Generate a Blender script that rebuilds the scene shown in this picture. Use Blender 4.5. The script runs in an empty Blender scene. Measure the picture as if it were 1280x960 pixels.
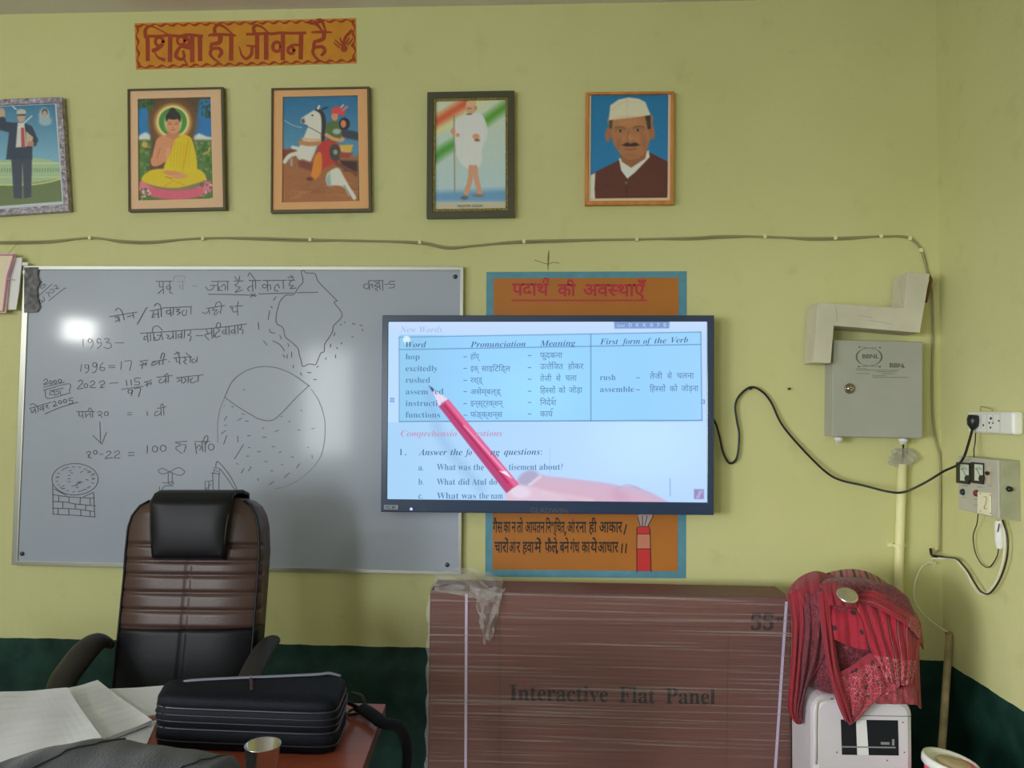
import bpy, bmesh, math, random
import numpy as np
from mathutils import Vector, Matrix

# ------------------------------------------------------------------ camera, light, exposure
SC = bpy.context.scene
COL = SC.collection
random.seed(7)
RNG = np.random.default_rng(11)
F = 967.0
CAM = np.array([0.0, -3.0, 1.5])
PSI, THETA, RHO = math.atan(50 / 967), math.atan(35 / 967), math.radians(0.5)
fw = np.array([-math.sin(PSI) * math.cos(THETA), math.cos(PSI) * math.cos(THETA), math.sin(THETA)])
rt = np.array([math.cos(PSI), math.sin(PSI), 0.0])
up = np.cross(rt, fw)
r2 = rt * math.cos(RHO) + up * math.sin(RHO)
u2 = up * math.cos(RHO) - rt * math.sin(RHO)
cd = bpy.data.cameras.new('camera')
cd.sensor_width = 36.0
cd.lens = F / 1280 * 36.0
cd.clip_start = 0.05
cam = bpy.data.objects.new('camera', cd)
COL.objects.link(cam)
M = Matrix.Identity(4)
for i in range(3):
    M[i][0], M[i][1], M[i][2], M[i][3] = r2[i], u2[i], -fw[i], CAM[i]
cam.matrix_world = M
SC.camera = cam

SC.view_settings.view_transform = 'Standard'
SC.view_settings.look = 'None'
SC.view_settings.gamma = 1.0
SC.view_settings.use_curve_mapping = False
SC.view_settings.exposure = 0.0

W = bpy.data.worlds.new('daylight')
SC.world = W
W.use_nodes = True
bg = W.node_tree.nodes['Background']
bg.inputs[0].default_value = (0.84, 0.93, 1.0, 1)
bg.inputs[1].default_value = 1.95


def area(name, loc, target, sx, sy, power, color):
    l = bpy.data.lights.new(name, 'AREA')
    l.shape = 'RECTANGLE'
    l.size, l.size_y, l.energy, l.color = sx, sy, power, color
    o = bpy.data.objects.new(name, l)
    COL.objects.link(o)
    o.location = loc
    o.rotation_euler = (Vector(target) - Vector(loc)).to_track_quat('-Z', 'Y').to_euler()
    return o


# rear doorway and the small bright side window whose reflection burns out on the whiteboard;
# the rest is daylight through unseen openings added at left and rear
area('light_doorway', (-2.72, -6.3, 1.6), (-0.6, 0.0, 1.2), 0.55, 1.3, 54, (0.90, 0.97, 0.96))
area('light_window', (-3.45, -2.5, 2.07), (-0.2, 0.0, 1.0), 0.22, 0.16, 11, (0.96, 0.98, 0.95))
side = area('light_right_wall_fill', (-3.6, -4.6, 1.35), (1.45, -0.5, 0.35), 1.2, 1.2, 10.5, (0.97, 0.98, 1.0))  # added narrow lamp that brightens the lower right wall, not a known source
side.data.spread = math.radians(42)


# ------------------------------------------------------------------ picture-to-place helpers
def ray(px, py):
    return fw + (px - 640.0) / F * r2 - (py - 480.0) / F * u2


def P(px, py, Y=0.0):
    d = ray(px, py)
    return CAM + d * ((Y - CAM[1]) / d[1])


def PX(px, py, X):
    d = ray(px, py)
    return CAM + d * ((X - CAM[0]) / d[0])


def PZ(px, py, z):
    d = ray(px, py)
    return CAM + d * ((z - CAM[2]) / d[2])


def PP(px, py, p0, n):
    d = ray(px, py)
    n = np.array(n, float)
    return CAM + d * (np.dot(np.array(p0) - CAM, n) / np.dot(d, n))


def lin(c):
    c = np.asarray(c, float) / 255.0
    return np.where(c <= 0.04045, c / 12.92, ((c + 0.055) / 1.055) ** 2.4)


def obs(r, g, b, E=0.45):
    v = lin((r, g, b)) / E
    return tuple(np.clip(v, 0.0, 0.9))


XR = float(P(1176, 520, 0)[0])
ZD = float(P(300, 804, 0)[2])
ZC = float(P(300, 12.5, 0)[2])


# ------------------------------------------------------------------ materials
def mat(name, color, rough=0.6, metal=0.0, spec=0.5, bump=None, vary=None, coat=0.0, coat_rough=0.1, emit=None, alpha=None, trans=0.0, sheen=0.0):
    m = bpy.data.materials.new(name)
    m.use_nodes = True
    nt = m.node_tree
    p = nt.nodes['Principled BSDF']
    p.inputs['Base Color'].default_value = (*color, 1)
    p.inputs['Roughness'].default_value = rough
    p.inputs['Metallic'].default_value = metal
    p.inputs['Specular IOR Level'].default_value = spec
    p.inputs['Coat Weight'].default_value = coat
    p.inputs['Coat Roughness'].default_value = coat_rough
    p.inputs['Transmission Weight'].default_value = trans
    p.inputs['Sheen Weight'].default_value = sheen
    if emit:
        p.inputs['Emission Color'].default_value = (*emit[0], 1)
        p.inputs['Emission Strength'].default_value = emit[1]
    if alpha is not None:
        p.inputs['Alpha'].default_value = alpha
    if bump or vary:
        tc = nt.nodes.new('ShaderNodeTexCoord')
    if bump:
        mp = nt.nodes.new('ShaderNodeMapping')
        sc = bump[0] if isinstance(bump[0], tuple) else (bump[0],) * 3
        mp.inputs['Scale'].default_value = sc
        n = nt.nodes.new('ShaderNodeTexNoise')
        n.inputs['Scale'].default_value = 1.0
        n.inputs['Detail'].default_value = 5
        b = nt.nodes.new('ShaderNodeBump')
        b.inputs['Strength'].default_value = bump[1]
        b.inputs['Distance'].default_value = 0.01
        nt.links.new(tc.outputs['Object'], mp.inputs[0])
        nt.links.new(mp.outputs[0], n.inputs['Vector'])
        nt.links.new(n.outputs['Fac'], b.inputs['Height'])
        nt.links.new(b.outputs[0], p.inputs['Normal'])
    if vary:
        mp2 = nt.nodes.new('ShaderNodeMapping')
        sc = vary[0] if isinstance(vary[0], tuple) else (vary[0],) * 3
        mp2.inputs['Scale'].default_value = sc
        n2 = nt.nodes.new('ShaderNodeTexNoise')
        n2.inputs['Scale'].default_value = 1.0
        n2.inputs['Detail'].default_value = 6
        r = nt.nodes.new('ShaderNodeValToRGB')
        a = vary[1]
        c0 = [min(1, c * (1 - a)) for c in color]
        c1 = [min(1, c * (1 + a)) for c in color]
        r.color_ramp.elements[0].position = 0.3
        r.color_ramp.elements[1].position = 0.7
        r.color_ramp.elements[0].color = (*c0, 1)
        r.color_ramp.elements[1].color = (*c1, 1)
        nt.links.new(tc.outputs['Object'], mp2.inputs[0])
        nt.links.new(mp2.outputs[0], n2.inputs['Vector'])
        nt.links.new(n2.outputs['Fac'], r.inputs[0])
        nt.links.new(r.outputs[0], p.inputs['Base Color'])
    return m


def emis(name, c, s=1.0):
    m = bpy.data.materials.new(name)
    m.use_nodes = True
    nt = m.node_tree
    nt.nodes.clear()
    e = nt.nodes.new('ShaderNodeEmission')
    o = nt.nodes.new('ShaderNodeOutputMaterial')
    e.inputs[0].default_value = (*lin(c), 1)
    e.inputs[1].default_value = s
    nt.links.new(e.outputs[0], o.inputs[0])
    return m


def attr_mat(name, emission=False, rough=0.35, coat=0.0):
    m = bpy.data.materials.new(name)
    m.use_nodes = True
    nt = m.node_tree
    a = nt.nodes.new('ShaderNodeAttribute')
    a.attribute_name = 'ink'
    p = nt.nodes['Principled BSDF']
    if emission:
        p.inputs['Base Color'].default_value = (0.01, 0.01, 0.012, 1)
        p.inputs['Roughness'].default_value = 0.5
        p.inputs['Specular IOR Level'].default_value = 0.1
        nt.links.new(a.outputs['Color'], p.inputs['Emission Color'])
        p.inputs['Emission Strength'].default_value = 1.08
    else:
        nt.links.new(a.outputs['Color'], p.inputs['Base Color'])
        p.inputs['Roughness'].default_value = rough
        p.inputs['Coat Weight'].default_value = coat
        p.inputs['Coat Roughness'].default_value = 0.08
    return m


# ------------------------------------------------------------------ mesh builder
ORG = {}


class MB:
    def __init__(s):
        s.v, s.f = [], []

    def add(s, vs, fs):
        b = len(s.v)
        s.v += [tuple(map(float, v)) for v in vs]
        s.f += [tuple(b + i for i in f) for f in fs]
        return s

    def box(s, lo, hi):
        x0, y0, z0 = lo
        x1, y1, z1 = hi
        return s.hexa([(x0, y0, z0), (x1, y0, z0), (x1, y0, z1), (x0, y0, z1)], [(x0, y1, z0), (x1, y1, z0), (x1, y1, z1), (x0, y1, z1)])

    def hexa(s, a, b):
        return s.prism(a, b)

    def prism(s, a, b):
        n = len(a)
        fs = [tuple(range(n)), tuple(range(2 * n - 1, n - 1, -1))]
        fs += [(i, i + n, (i + 1) % n + n, (i + 1) % n) for i in range(n)]
        return s.add(list(a) + list(b), fs)

    def ext(s, pts, d):
        d = np.array(d, float)
        return s.prism(pts, [np.array(p) + d for p in pts])

    def tube(s, path, r, n=8, flat=1.0, caps=True, ref=None):
        path = [np.array(p, float) for p in path]
        m = len(path)
        rs = r if hasattr(r, '__len__') else [r] * m
        vs = []
        pn = None
        for i in range(m):
            t = path[min(i + 1, m - 1)] - path[max(i - 1, 0)]
            t = t / (np.linalg.norm(t) + 1e-12)
            if pn is None:
                rf = np.array(ref if ref is not None else ((0, 0, 1) if abs(t[2]) < 0.9 else (0, 1, 0)), float)
                pn = rf - t * np.dot(rf, t)
            else:
                pn = pn - t * np.dot(pn, t)
            pn = pn / (np.linalg.norm(pn) + 1e-12)
            bn = np.cross(t, pn)
            for k in range(n):
                a = 2 * math.pi * k / n
                vs.append(path[i] + rs[i] * (math.cos(a) * pn * flat + math.sin(a) * bn))
        fs = [(i * n + k, i * n + (k + 1) % n, (i + 1) * n + (k + 1) % n, (i + 1) * n + k) for i in range(m - 1) for k in range(n)]
        if caps:
            fs += [tuple(range(n - 1, -1, -1)), tuple((m - 1) * n + k for k in range(n))]
        return s.add(vs, fs)

    def lathe(s, prof, c, n=24, axis=(0, 0, 1)):
        q = Vector((0, 0, 1)).rotation_difference(Vector(axis))
        vs = []
        for r, z in prof:
            for k in range(n):
                a = 2 * math.pi * k / n
                vs.append(np.array(q @ Vector((r * math.cos(a), r * math.sin(a), z))) + np.array(c))
        m = len(prof)
        fs = [(i * n + k, i * n + (k + 1) % n, (i + 1) * n + (k + 1) % n, (i + 1) * n + k) for i in range(m - 1) for k in range(n)]
        if prof[0][0] > 1e-6:
            fs.append(tuple(range(n - 1, -1, -1)))
        if prof[-1][0] > 1e-6:
            fs.append(tuple((m - 1) * n + k for k in range(n)))
        return s.add(vs, fs)

    def grid(s, pts, nu, nv, close=False):
        fs = []
        for j in range(nv - 1):
            for i in range(nu - 1 if not close else nu):
                fs.append((j * nu + i, j * nu + (i + 1) % nu, (j + 1) * nu + (i + 1) % nu, (j + 1) * nu + i))
        return s.add(pts, fs)

    def ring(s, o, i, y0, y1):
        """picture-frame ring: outer and inner quads in x,z, from depth y0 (front) to y1 (back)"""
        vs = []
        for q, y in ((o, y0), (i, y0), (o, y1), (i, y1)):
            vs += [(p[0], y, p[2]) for p in q]
        fs = []
        for k in range(4):
            l = (k + 1) % 4
            fs += [(k, l, 4 + l, 4 + k), (8 + k, 12 + k, 12 + l, 8 + l), (k, 8 + k, 8 + l, l), (4 + k, 4 + l, 12 + l, 12 + k)]
        return s.add(vs, fs)

    def parts(s, name, m, parent, **tags):
        """one object per far-apart piece"""
        n = len(s.v)
        up_ = list(range(n))

        def find(a):
            while up_[a] != a:
                up_[a] = up_[up_[a]]
                a = up_[a]
            return a
        for f in s.f:
            for k in f[1:]:
                up_[find(f[0])] = find(k)
        V = np.array(s.v)
        isl = {}
        for k in range(n):
            isl.setdefault(find(k), []).append(k)
        keys = list(isl)
        lo = np.array([V[isl[k]].min(0) for k in keys])
        hi = np.array([V[isl[k]].max(0) for k in keys])
        size = (hi - lo).max(1)
        gap = np.maximum(0, np.maximum(lo[:, None] - hi[None], lo[None] - hi[:, None]))
        near = np.sqrt((gap ** 2).sum(2)) <= 0.98 * np.maximum(0.02, 0.5 * np.maximum(size[:, None], size[None]))
        grp = -np.ones(len(keys), int)
        g = 0
        for a in range(len(keys)):
            if grp[a] < 0:
                st = [a]
                grp[a] = g
                while st:
                    b = st.pop()
                    for c in np.nonzero(near[b] & (grp < 0))[0]:
                        grp[c] = g
                        st.append(c)
                g += 1
        of = {k: grp[i] for i, k in enumerate(keys)}
        out = []
        for q in range(g):
            mp, mb = {}, MB()
            for f in s.f:
                if of[find(f[0])] == q:
                    for k in f:
                        if k not in mp:
                            mp[k] = len(mb.v)
                            mb.v.append(s.v[k])
                    mb.f.append(tuple(mp[k] for k in f))
            if mb.f:
                out.append(mb.build(name, m, parent, **tags))
        return out

    def build(s, name, m, parent=None, smooth=False, bevel=0.0, seg=2, sub=0, solid=0.0, **tags):
        me = bpy.data.meshes.new(name)
        org = np.zeros(3)
        if parent is not None:
            org = ORG[parent.name]
        V = np.array(s.v) - org
        me.from_pydata([tuple(v) for v in V], [], s.f)
        me.materials.append(m)
        bm = bmesh.new()
        bm.from_mesh(me)
        bmesh.ops.recalc_face_normals(bm, faces=bm.faces)
        bm.to_mesh(me)
        bm.free()
        o = bpy.data.objects.new(name, me)
        COL.objects.link(o)
        ORG[o.name] = org
        if parent is not None:
            o.parent = parent
        if smooth:
            for p in me.polygons:
                p.use_smooth = True
        if solid:
            md = o.modifiers.new('thick', 'SOLIDIFY')
            md.thickness = solid
            md.offset = 0
        if bevel:
            md = o.modifiers.new('edge', 'BEVEL')
            md.width, md.segments, md.limit_method, md.angle_limit = bevel, seg, 'ANGLE', math.radians(35)
        if sub:
            md = o.modifiers.new('sub', 'SUBSURF')
            md.levels = md.render_levels = sub
        for k, v in tags.items():
            o[k] = v
        return o


def thing(name, label, cat, loc=(0, 0, 0), group=None):
    o = bpy.data.objects.new(name, None)
    COL.objects.link(o)
    o.location = tuple(map(float, loc))
    o.empty_display_size = 0.05
    ORG[o.name] = np.array(loc, float)
    o['label'], o['category'] = label, cat
    if group:
        o['group'] = group
    return o


def tagged(o, label, cat, group=None):
    o['label'], o['category'] = label, cat
    if group:
        o['group'] = group
    return o


def cr(pts, n=8, closed=False):
    """Catmull-Rom through points"""
    p = [np.array(q, float) for q in pts]
    if len(p) < 3:
        return p
    if closed:
        p = [p[-1]] + p + [p[0], p[1]]
    else:
        p = [2 * p[0] - p[1]] + p + [2 * p[-1] - p[-2]]
    out = []
    for i in range(1, len(p) - 2):
        for k in range(n):
            t = k / n
            a, b, c, d = p[i - 1], p[i], p[i + 1], p[i + 2]
            out.append(0.5 * ((2 * b) + (c - a) * t + (2 * a - 5 * b + 4 * c - d) * t * t + (3 * b - a - 3 * c + d) * t ** 3))
    if not closed:
        out.append(p[-2])
    return out


# ------------------------------------------------------------------ drawn strokes and lettering on flat surfaces
class Ink:
    """collects flat pen or brush strokes given in photograph pixels, laid onto a surface by `proj`"""

    def __init__(s, proj, ws=1.0):
        s.mb, s.proj, s.n, s.ws = MB(), proj, 0, ws
        s.o, s.k = (0.0, 0.0), 1.0

    def ctx(s, ox, oy, k):
        s.o, s.k = (ox, oy), k
        return s

    def g(s, p):
        return np.array([s.o[0] + p[0] / s.k, s.o[1] + p[1] / s.k])

    def st(s, pts, w=1.2, smooth=True):
        """w in photo pixels (a number or one per point)"""
        q = [s.g(p) for p in pts]
        ws = [v * s.ws for v in w] if hasattr(w, '__len__') else [w * s.ws] * len(q)
        if smooth and len(q) > 2:
            a = cr([np.array([*p, v]) for p, v in zip(q, ws)], 5)
            q, ws = [x[:2] for x in a], [max(0.3, x[2]) for x in a]
        vs = []
        n = len(q)
        for i in range(n):
            t = q[min(i + 1, n - 1)] - q[max(i - 1, 0)]
            t = t / (np.linalg.norm(t) + 1e-9)
            nn = np.array([-t[1], t[0]]) * ws[i] / 2
            e = t * ws[i] * 0.35 * (-1 if i == 0 else 1 if i == n - 1 else 0)
            vs += [s.proj(*(q[i] + nn + e)), s.proj(*(q[i] - nn + e))]
        s.n += 1
        vs = [v + (CAM - v) * (7e-6 * (s.n % 60)) for v in vs]
        s.mb.add(vs, [(2 * i, 2 * i + 1, 2 * i + 3, 2 * i + 2) for i in range(n - 1)])
        return s

    def oval(s, cx, cy, rx, ry, w=1.2, n=20, a0=0, a1=360):
        pts = [(cx + rx * math.cos(math.radians(a0 + (a1 - a0) * i / n)), cy + ry * math.sin(math.radians(a0 + (a1 - a0) * i / n))) for i in range(n + 1)]
        return s.st(pts, w, False)

    def blob(s, cx, cy, rx, ry, n=16):
        pts = [s.proj(*s.g((cx + rx * math.cos(2 * math.pi * i / n), cy + ry * math.sin(2 * math.pi * i / n)))) for i in range(n)]
        s.mb.add(pts, [tuple(range(n))])
        return s

    def poly(s, pts):
        s.mb.add([s.proj(*s.g(p)) for p in pts], [tuple(range(len(pts)))])
        return s


FONTC = {}


def glyphs(s, off=0.0):
    """flat mesh of a string in the default typeface: (verts Nx2, faces, advance)"""
    key = (s, off)
    if key in FONTC:
        return FONTC[key]

    def mesh_of(t):
        c = bpy.data.curves.new('text', 'FONT')
        c.body, c.size, c.resolution_u, c.offset = t, 1.0, 3, off
        o = bpy.data.objects.new('text', c)
        COL.objects.link(o)
        bpy.context.view_layer.update()
        me = bpy.data.meshes.new_from_object(o.evaluated_get(bpy.context.evaluated_depsgraph_get()))
        v = [tuple(x.co[:2]) for x in me.vertices]
        f = [tuple(p.vertices) for p in me.polygons]
        bpy.data.objects.remove(o)
        bpy.data.curves.remove(c)
        bpy.data.meshes.remove(me)
        return v, f

    v, f = mesh_of(s)
    mx = lambda a: max(p[0] for p in a) if a else 0
    adv = mx(mesh_of(s + 'I')[0]) - mx(mesh_of('I')[0])
    FONTC[key] = (v, f, adv)
    return FONTC[key]


def lettering(mb, proj, s, x0, yb, x1, h, yb1=None, off=0.0, slant=0.0):
    """writes s (pieces after a | lose their right stem: Devanagari half letters) from x0 to x1, baseline yb..yb1, em height h, in photo pixels"""
    yb1 = yb if yb1 is None else yb1
    allv, allf, pen = [], [], 0.0
    for k, piece in enumerate(s.split('~')):
        half = piece.startswith('|')
        t = piece[1:] if half else piece
        if not t:
            continue
        v, f, adv = glyphs(t, off)
        if half:
            w = max(p[0] for p in v)
            cut = 0.70 * w
            bm = bmesh.new()
            bv = [bm.verts.new((p[0], p[1], 0)) for p in v]
            for q in f:
                try:
                    bm.faces.new([bv[i] for i in q])
                except ValueError:
                    pass
            bmesh.ops.bisect_plane(bm, geom=bm.verts[:] + bm.edges[:] + bm.faces[:], plane_co=(cut, 0, 0), plane_no=(1, 0, 0), clear_outer=True)
            bm.verts.index_update()
            v = [tuple(q.co[:2]) for q in bm.verts]
            f = [tuple(q.index for q in fc.verts) for fc in bm.faces]
            bm.free()
            adv = cut - 0.01
        b = len(allv)
        allv += [(p[0] + pen, p[1]) for p in v]
        allf += [tuple(b + i for i in q) for q in f]
        pen += adv
    if not allv:
        return
    a = np.array(allv)
    mn, mxx = a[:, 0].min(), a[:, 0].max()
    t = (a[:, 0] - mn) / (mxx - mn)
    X = x0 + t * (x1 - x0) + slant * a[:, 1] * h
    Y = yb + t * (yb1 - yb) - a[:, 1] * h
    mb.add([proj(x, y) for x, y in zip(X, Y)], allf)


_BI = {c: chr(0x1D468 + ord(c) - 65) for c in 'ABCDEFGHIJKLMNOPQRSTUVWXYZ'}
_BI.update({c: chr(0x1D482 + ord(c) - 97) for c in 'abcdefghijklmnopqrstuvwxyz'})
_BO = {c: chr(0x1D400 + ord(c) - 65) for c in 'ABCDEFGHIJKLMNOPQRSTUVWXYZ'}
_BO.update({c: chr(0x1D41A + ord(c) - 97) for c in 'abcdefghijklmnopqrstuvwxyz'})
_BO.update({c: chr(0x1D7CE + ord(c) - 48) for c in '0123456789'})
bold_italic = lambda s: ''.join(_BI.get(c, c) for c in s)
bold_serif = lambda s: ''.join(_BO.get(c, c) for c in s)


# ------------------------------------------------------------------ printed pictures as colour-per-point sheets
class Pic:
    """a printed picture: colours on a fine grid over a four-sided sheet; drawn in crop coordinates (ox, oy, k)"""

    def __init__(s, quad, nx, ny, ox, oy, k):
        tl, tr, br, bl = [np.array(q, float) for q in quad]
        u, v = np.meshgrid(np.linspace(0, 1, nx), np.linspace(0, 1, ny))
        q = tl + (tr - tl) * u[..., None] * (1 - v[..., None]) + (bl - tl) * v[..., None] + (br - bl) * u[..., None] * v[..., None]
        s.px, s.py = q[..., 0], q[..., 1]
        s.X, s.Y = (s.px - ox) * k, (s.py - oy) * k
        s.k, s.nx, s.ny = k, nx, ny
        s.c = np.zeros((ny, nx, 3))

    def _mix(s, m, col):
        s.c += m[..., None] * (np.array(col, float) - s.c)

    def fill(s, col):
        s.c[:] = col

    def vgrad(s, y0, y1, c0, c1):
        t = np.clip((s.Y - y0) / (y1 - y0), 0, 1)[..., None]
        s.c[:] = np.array(c0, float) * (1 - t) + np.array(c1, float) * t

    def ell(s, cx, cy, rx, ry, col, soft=4.0, rot=0.0, a=1.0):
        dx, dy = s.X - cx, s.Y - cy
        cs, sn = math.cos(math.radians(rot)), math.sin(math.radians(rot))
        x, y = dx * cs + dy * sn, -dx * sn + dy * cs
        r = np.sqrt((x / rx) ** 2 + (y / ry) ** 2)
        d = (r - 1) * min(rx, ry)
        s._mix(np.clip(0.5 - d / (2 * soft), 0, 1) * a, col)

    def _segd(s, pts):
        d = np.full(s.X.shape, 1e9)
        for (x0, y0), (x1, y1) in zip(pts[:-1], pts[1:]):
            ex, ey = x1 - x0, y1 - y0
            t = np.clip(((s.X - x0) * ex + (s.Y - y0) * ey) / (ex * ex + ey * ey + 1e-9), 0, 1)
            d = np.minimum(d, np.hypot(s.X - x0 - t * ex, s.Y - y0 - t * ey))
        return d

    def line(s, pts, w, col, soft=3.0, a=1.0, smooth=True):
        if smooth and len(pts) > 2:
            pts = [tuple(p) for p in cr(pts, 5)]
        s._mix(np.clip(0.5 - (s._segd(pts) - w / 2) / (2 * soft), 0, 1) * a, col)

    def poly(s, pts, col, soft=3.0, a=1.0, smooth=False):
        if smooth:
            pts = [tuple(p) for p in cr(pts, 5, True)]
        inside = np.zeros(s.X.shape, bool)
        n = len(pts)
        for i in range(n):
            (x0, y0), (x1, y1) = pts[i], pts[(i + 1) % n]
            if y0 != y1:
                inside ^= ((y0 > s.Y) != (y1 > s.Y)) & (s.X < (x1 - x0) * (s.Y - y0) / (y1 - y0) + x0)
        d = s._segd(list(pts) + [pts[0]])
        d = np.where(inside, -d, d)
        s._mix(np.clip(0.5 - d / (2 * soft), 0, 1) * a, col)

    def specks(s, n, box, r, cols, soft=3.0, a=0.8):
        for _ in range(n):
            x, y = RNG.uniform(box[0], box[2]), RNG.uniform(box[1], box[3])
            s.ell(x, y, r * RNG.uniform(0.5, 1.2), r * RNG.uniform(0.5, 1.2), cols[RNG.integers(len(cols))], soft, a=a)

    def grain(s, a):
        s.c += RNG.normal(0, a, s.c.shape[:2])[..., None]

    def build(s, name, m, parent, Y, E=0.45, emission=False):
        n = s.nx * s.ny
        V = np.array([P(x, y, Y) for x, y in zip(s.px.ravel(), s.py.ravel())]) - ORG[parent.name]
        idx = np.arange(n).reshape(s.ny, s.nx)
        Fc = np.stack([idx[:-1, :-1], idx[1:, :-1], idx[1:, 1:], idx[:-1, 1:]], -1).reshape(-1, 4)
        me = bpy.data.meshes.new(name)
        me.from_pydata(V.tolist(), [], Fc.tolist())
        at = me.color_attributes.new('ink', 'FLOAT_COLOR', 'POINT')
        c = lin(np.clip(s.c, 0, 255)).reshape(-1, 3)
        if not emission:
            c = np.clip(c / E, 0, 0.9)
        at.data.foreach_set('color', np.concatenate([c, np.ones((n, 1))], 1).astype(np.float32).ravel())
        me.materials.append(m)
        o = bpy.data.objects.new(name, me)
        COL.objects.link(o)
        o.parent = parent
        ORG[o.name] = ORG[parent.name]
        return o


# ------------------------------------------------------------------ room shell
def wall_paint(name):
    m = bpy.data.materials.new(name)
    m.use_nodes = True
    nt = m.node_tree
    N, L = nt.nodes.new, nt.links.new
    p = nt.nodes['Principled BSDF']
    p.inputs['Roughness'].default_value = 0.55
    p.inputs['Specular IOR Level'].default_value = 0.3
    geo = N('ShaderNodeNewGeometry')
    sep = N('ShaderNodeSeparateXYZ')
    L(geo.outputs['Position'], sep.inputs[0])
    n1 = N('ShaderNodeTexNoise'); n1.inputs['Scale'].default_value = 1.3; n1.inputs['Detail'].default_value = 5
    n2 = N('ShaderNodeTexNoise'); n2.inputs['Scale'].default_value = 9.0; n2.inputs['Detail'].default_value = 6
    n3 = N('ShaderNodeTexNoise'); n3.inputs['Scale'].default_value = 60.0; n3.inputs['Detail'].default_value = 3
    for n in (n1, n2, n3):
        L(geo.outputs['Position'], n.inputs['Vector'])
    r1 = N('ShaderNodeValToRGB')
    r1.color_ramp.elements[0].position, r1.color_ramp.elements[1].position = 0.3, 0.72
    r1.color_ramp.elements[0].color = (*WALL0, 1)
    r1.color_ramp.elements[1].color = (*WALL1, 1)
    L(n1.outputs['Fac'], r1.inputs[0])
    # faint grime
    r2_ = N('ShaderNodeValToRGB')
    r2_.color_ramp.elements[0].position, r2_.color_ramp.elements[1].position = 0.60, 0.85
    r2_.color_ramp.elements[0].color = (0, 0, 0, 1)
    r2_.color_ramp.elements[1].color = (0.30, 0.30, 0.30, 1)
    L(n2.outputs['Fac'], r2_.inputs[0])
    mx = N('ShaderNodeMix'); mx.data_type = 'RGBA'
    mx.inputs[7].default_value = (0.42, 0.36, 0.14, 1)
    L(r2_.outputs[0], mx.inputs[0]); L(r1.outputs[0], mx.inputs[6])
    # green dado below the painted line
    r3 = N('ShaderNodeValToRGB')
    r3.color_ramp.elements[0].position, r3.color_ramp.elements[1].position = 0.35, 0.75
    r3.color_ramp.elements[0].color = (*DADO0, 1)
    r3.color_ramp.elements[1].color = (*DADO1, 1)
    L(n2.outputs['Fac'], r3.inputs[0])
    wob = N('ShaderNodeMath'); wob.operation = 'MULTIPLY_ADD'
    wob.inputs[1].default_value = 0.012; 
    L(n2.outputs['Fac'], wob.inputs[0]); L(sep.outputs['Z'], wob.inputs[2])
    cmp_ = N('ShaderNodeMath'); cmp_.operation = 'LESS_THAN'; cmp_.inputs[1].default_value = ZD + 0.006
    L(wob.outputs[0], cmp_.inputs[0])
    mx2 = N('ShaderNodeMix'); mx2.data_type = 'RGBA'
    L(cmp_.outputs[0], mx2.inputs[0]); L(mx.outputs[2], mx2.inputs[6]); L(r3.outputs[0], mx2.inputs[7])
    L(mx2.outputs[2], p.inputs['Base Color'])
    ad = N('ShaderNodeMath'); ad.operation = 'ADD'
    L(n1.outputs['Fac'], ad.inputs[0]); L(n3.outputs['Fac'], ad.inputs[1])
    b = N('ShaderNodeBump'); b.inputs['Strength'].default_value = 0.08; b.inputs['Distance'].default_value = 0.02
    L(ad.outputs[0], b.inputs['Height']); L(b.outputs[0], p.inputs['Normal'])
    return m


WALL0, WALL1 = obs(148, 147, 103), obs(156, 154, 112)
DADO0, DADO1 = (0.005, 0.030, 0.022), (0.020, 0.072, 0.056)
M_WALL = wall_paint('yellow wall paint over green dado')
M_CEIL = mat('ceiling distemper', obs(158, 152, 147), 0.8, vary=(3.0, 0.08))
M_FLOOR = mat('cement floor', (0.20, 0.18, 0.16), 0.5, vary=(4.0, 0.2))
XL, YB = -3.7, -6.6
MB().box((XL - 0.15, 0.0, 0), (XR + 0.15, 0.15, ZC)).build('wall_back', M_WALL, kind='structure')
MB().box((XR, YB, 0), (XR + 0.15, 0.0, ZC)).build('wall_right', M_WALL, kind='structure')
wl = MB().box((XL - 0.15, -3.1, 0), (XL, 0.0, ZC))
wl.box((XL - 0.15, YB, 0), (XL, -3.1, 0.75))  # unseen low wall; opening above it added to admit side daylight
wl.build('wall_left', M_WALL, kind='structure')
wr = MB().box((XL - 0.15, YB - 0.15, 0), (XR + 0.15, YB, 1.0))  # unseen wall; sill and openings shaped to cut low light, admit daylight
wr.box((XL - 0.15, YB - 0.15, 2.35), (XR + 0.15, YB, ZC)).box((0.2, YB - 0.15, 1.0), (XR + 0.15, YB, 2.35))
wr.build('wall_rear', M_WALL, kind='structure')
MB().box((XL - 0.15, YB, ZC), (XR + 0.15, 0.15, ZC + 0.12)).build('ceiling', M_CEIL, kind='structure')
MB().box((XL - 0.15, YB, -0.1), (XR + 0.15, 0.15, 0)).build('floor', M_FLOOR, kind='structure')

# common materials
M_BLACKP = mat('black plastic', (0.012, 0.012, 0.014), 0.35)
M_WHITEP = mat('white plastic', obs(190, 190, 186, 0.6), 0.35, vary=(12, 0.05))
M_WIREGREY = mat('grey cable sheath', obs(112, 106, 78), 0.6)
M_WIREWHITE = mat('white cable sheath', obs(185, 182, 160, 0.6), 0.5)
M_STEEL = mat('polished steel', (0.62, 0.60, 0.57), 0.18, 1.0)
M_SCREW = mat('dull screw head', (0.10, 0.10, 0.11), 0.4, 0.8)
M_INK = mat('black marker ink', (0.105, 0.108, 0.125), 0.5)
M_INKF = mat('faded marker ink', (0.30, 0.31, 0.33), 0.5)


def quadP(q, Y):
    return [P(x, y, Y) for x, y in q]


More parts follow.
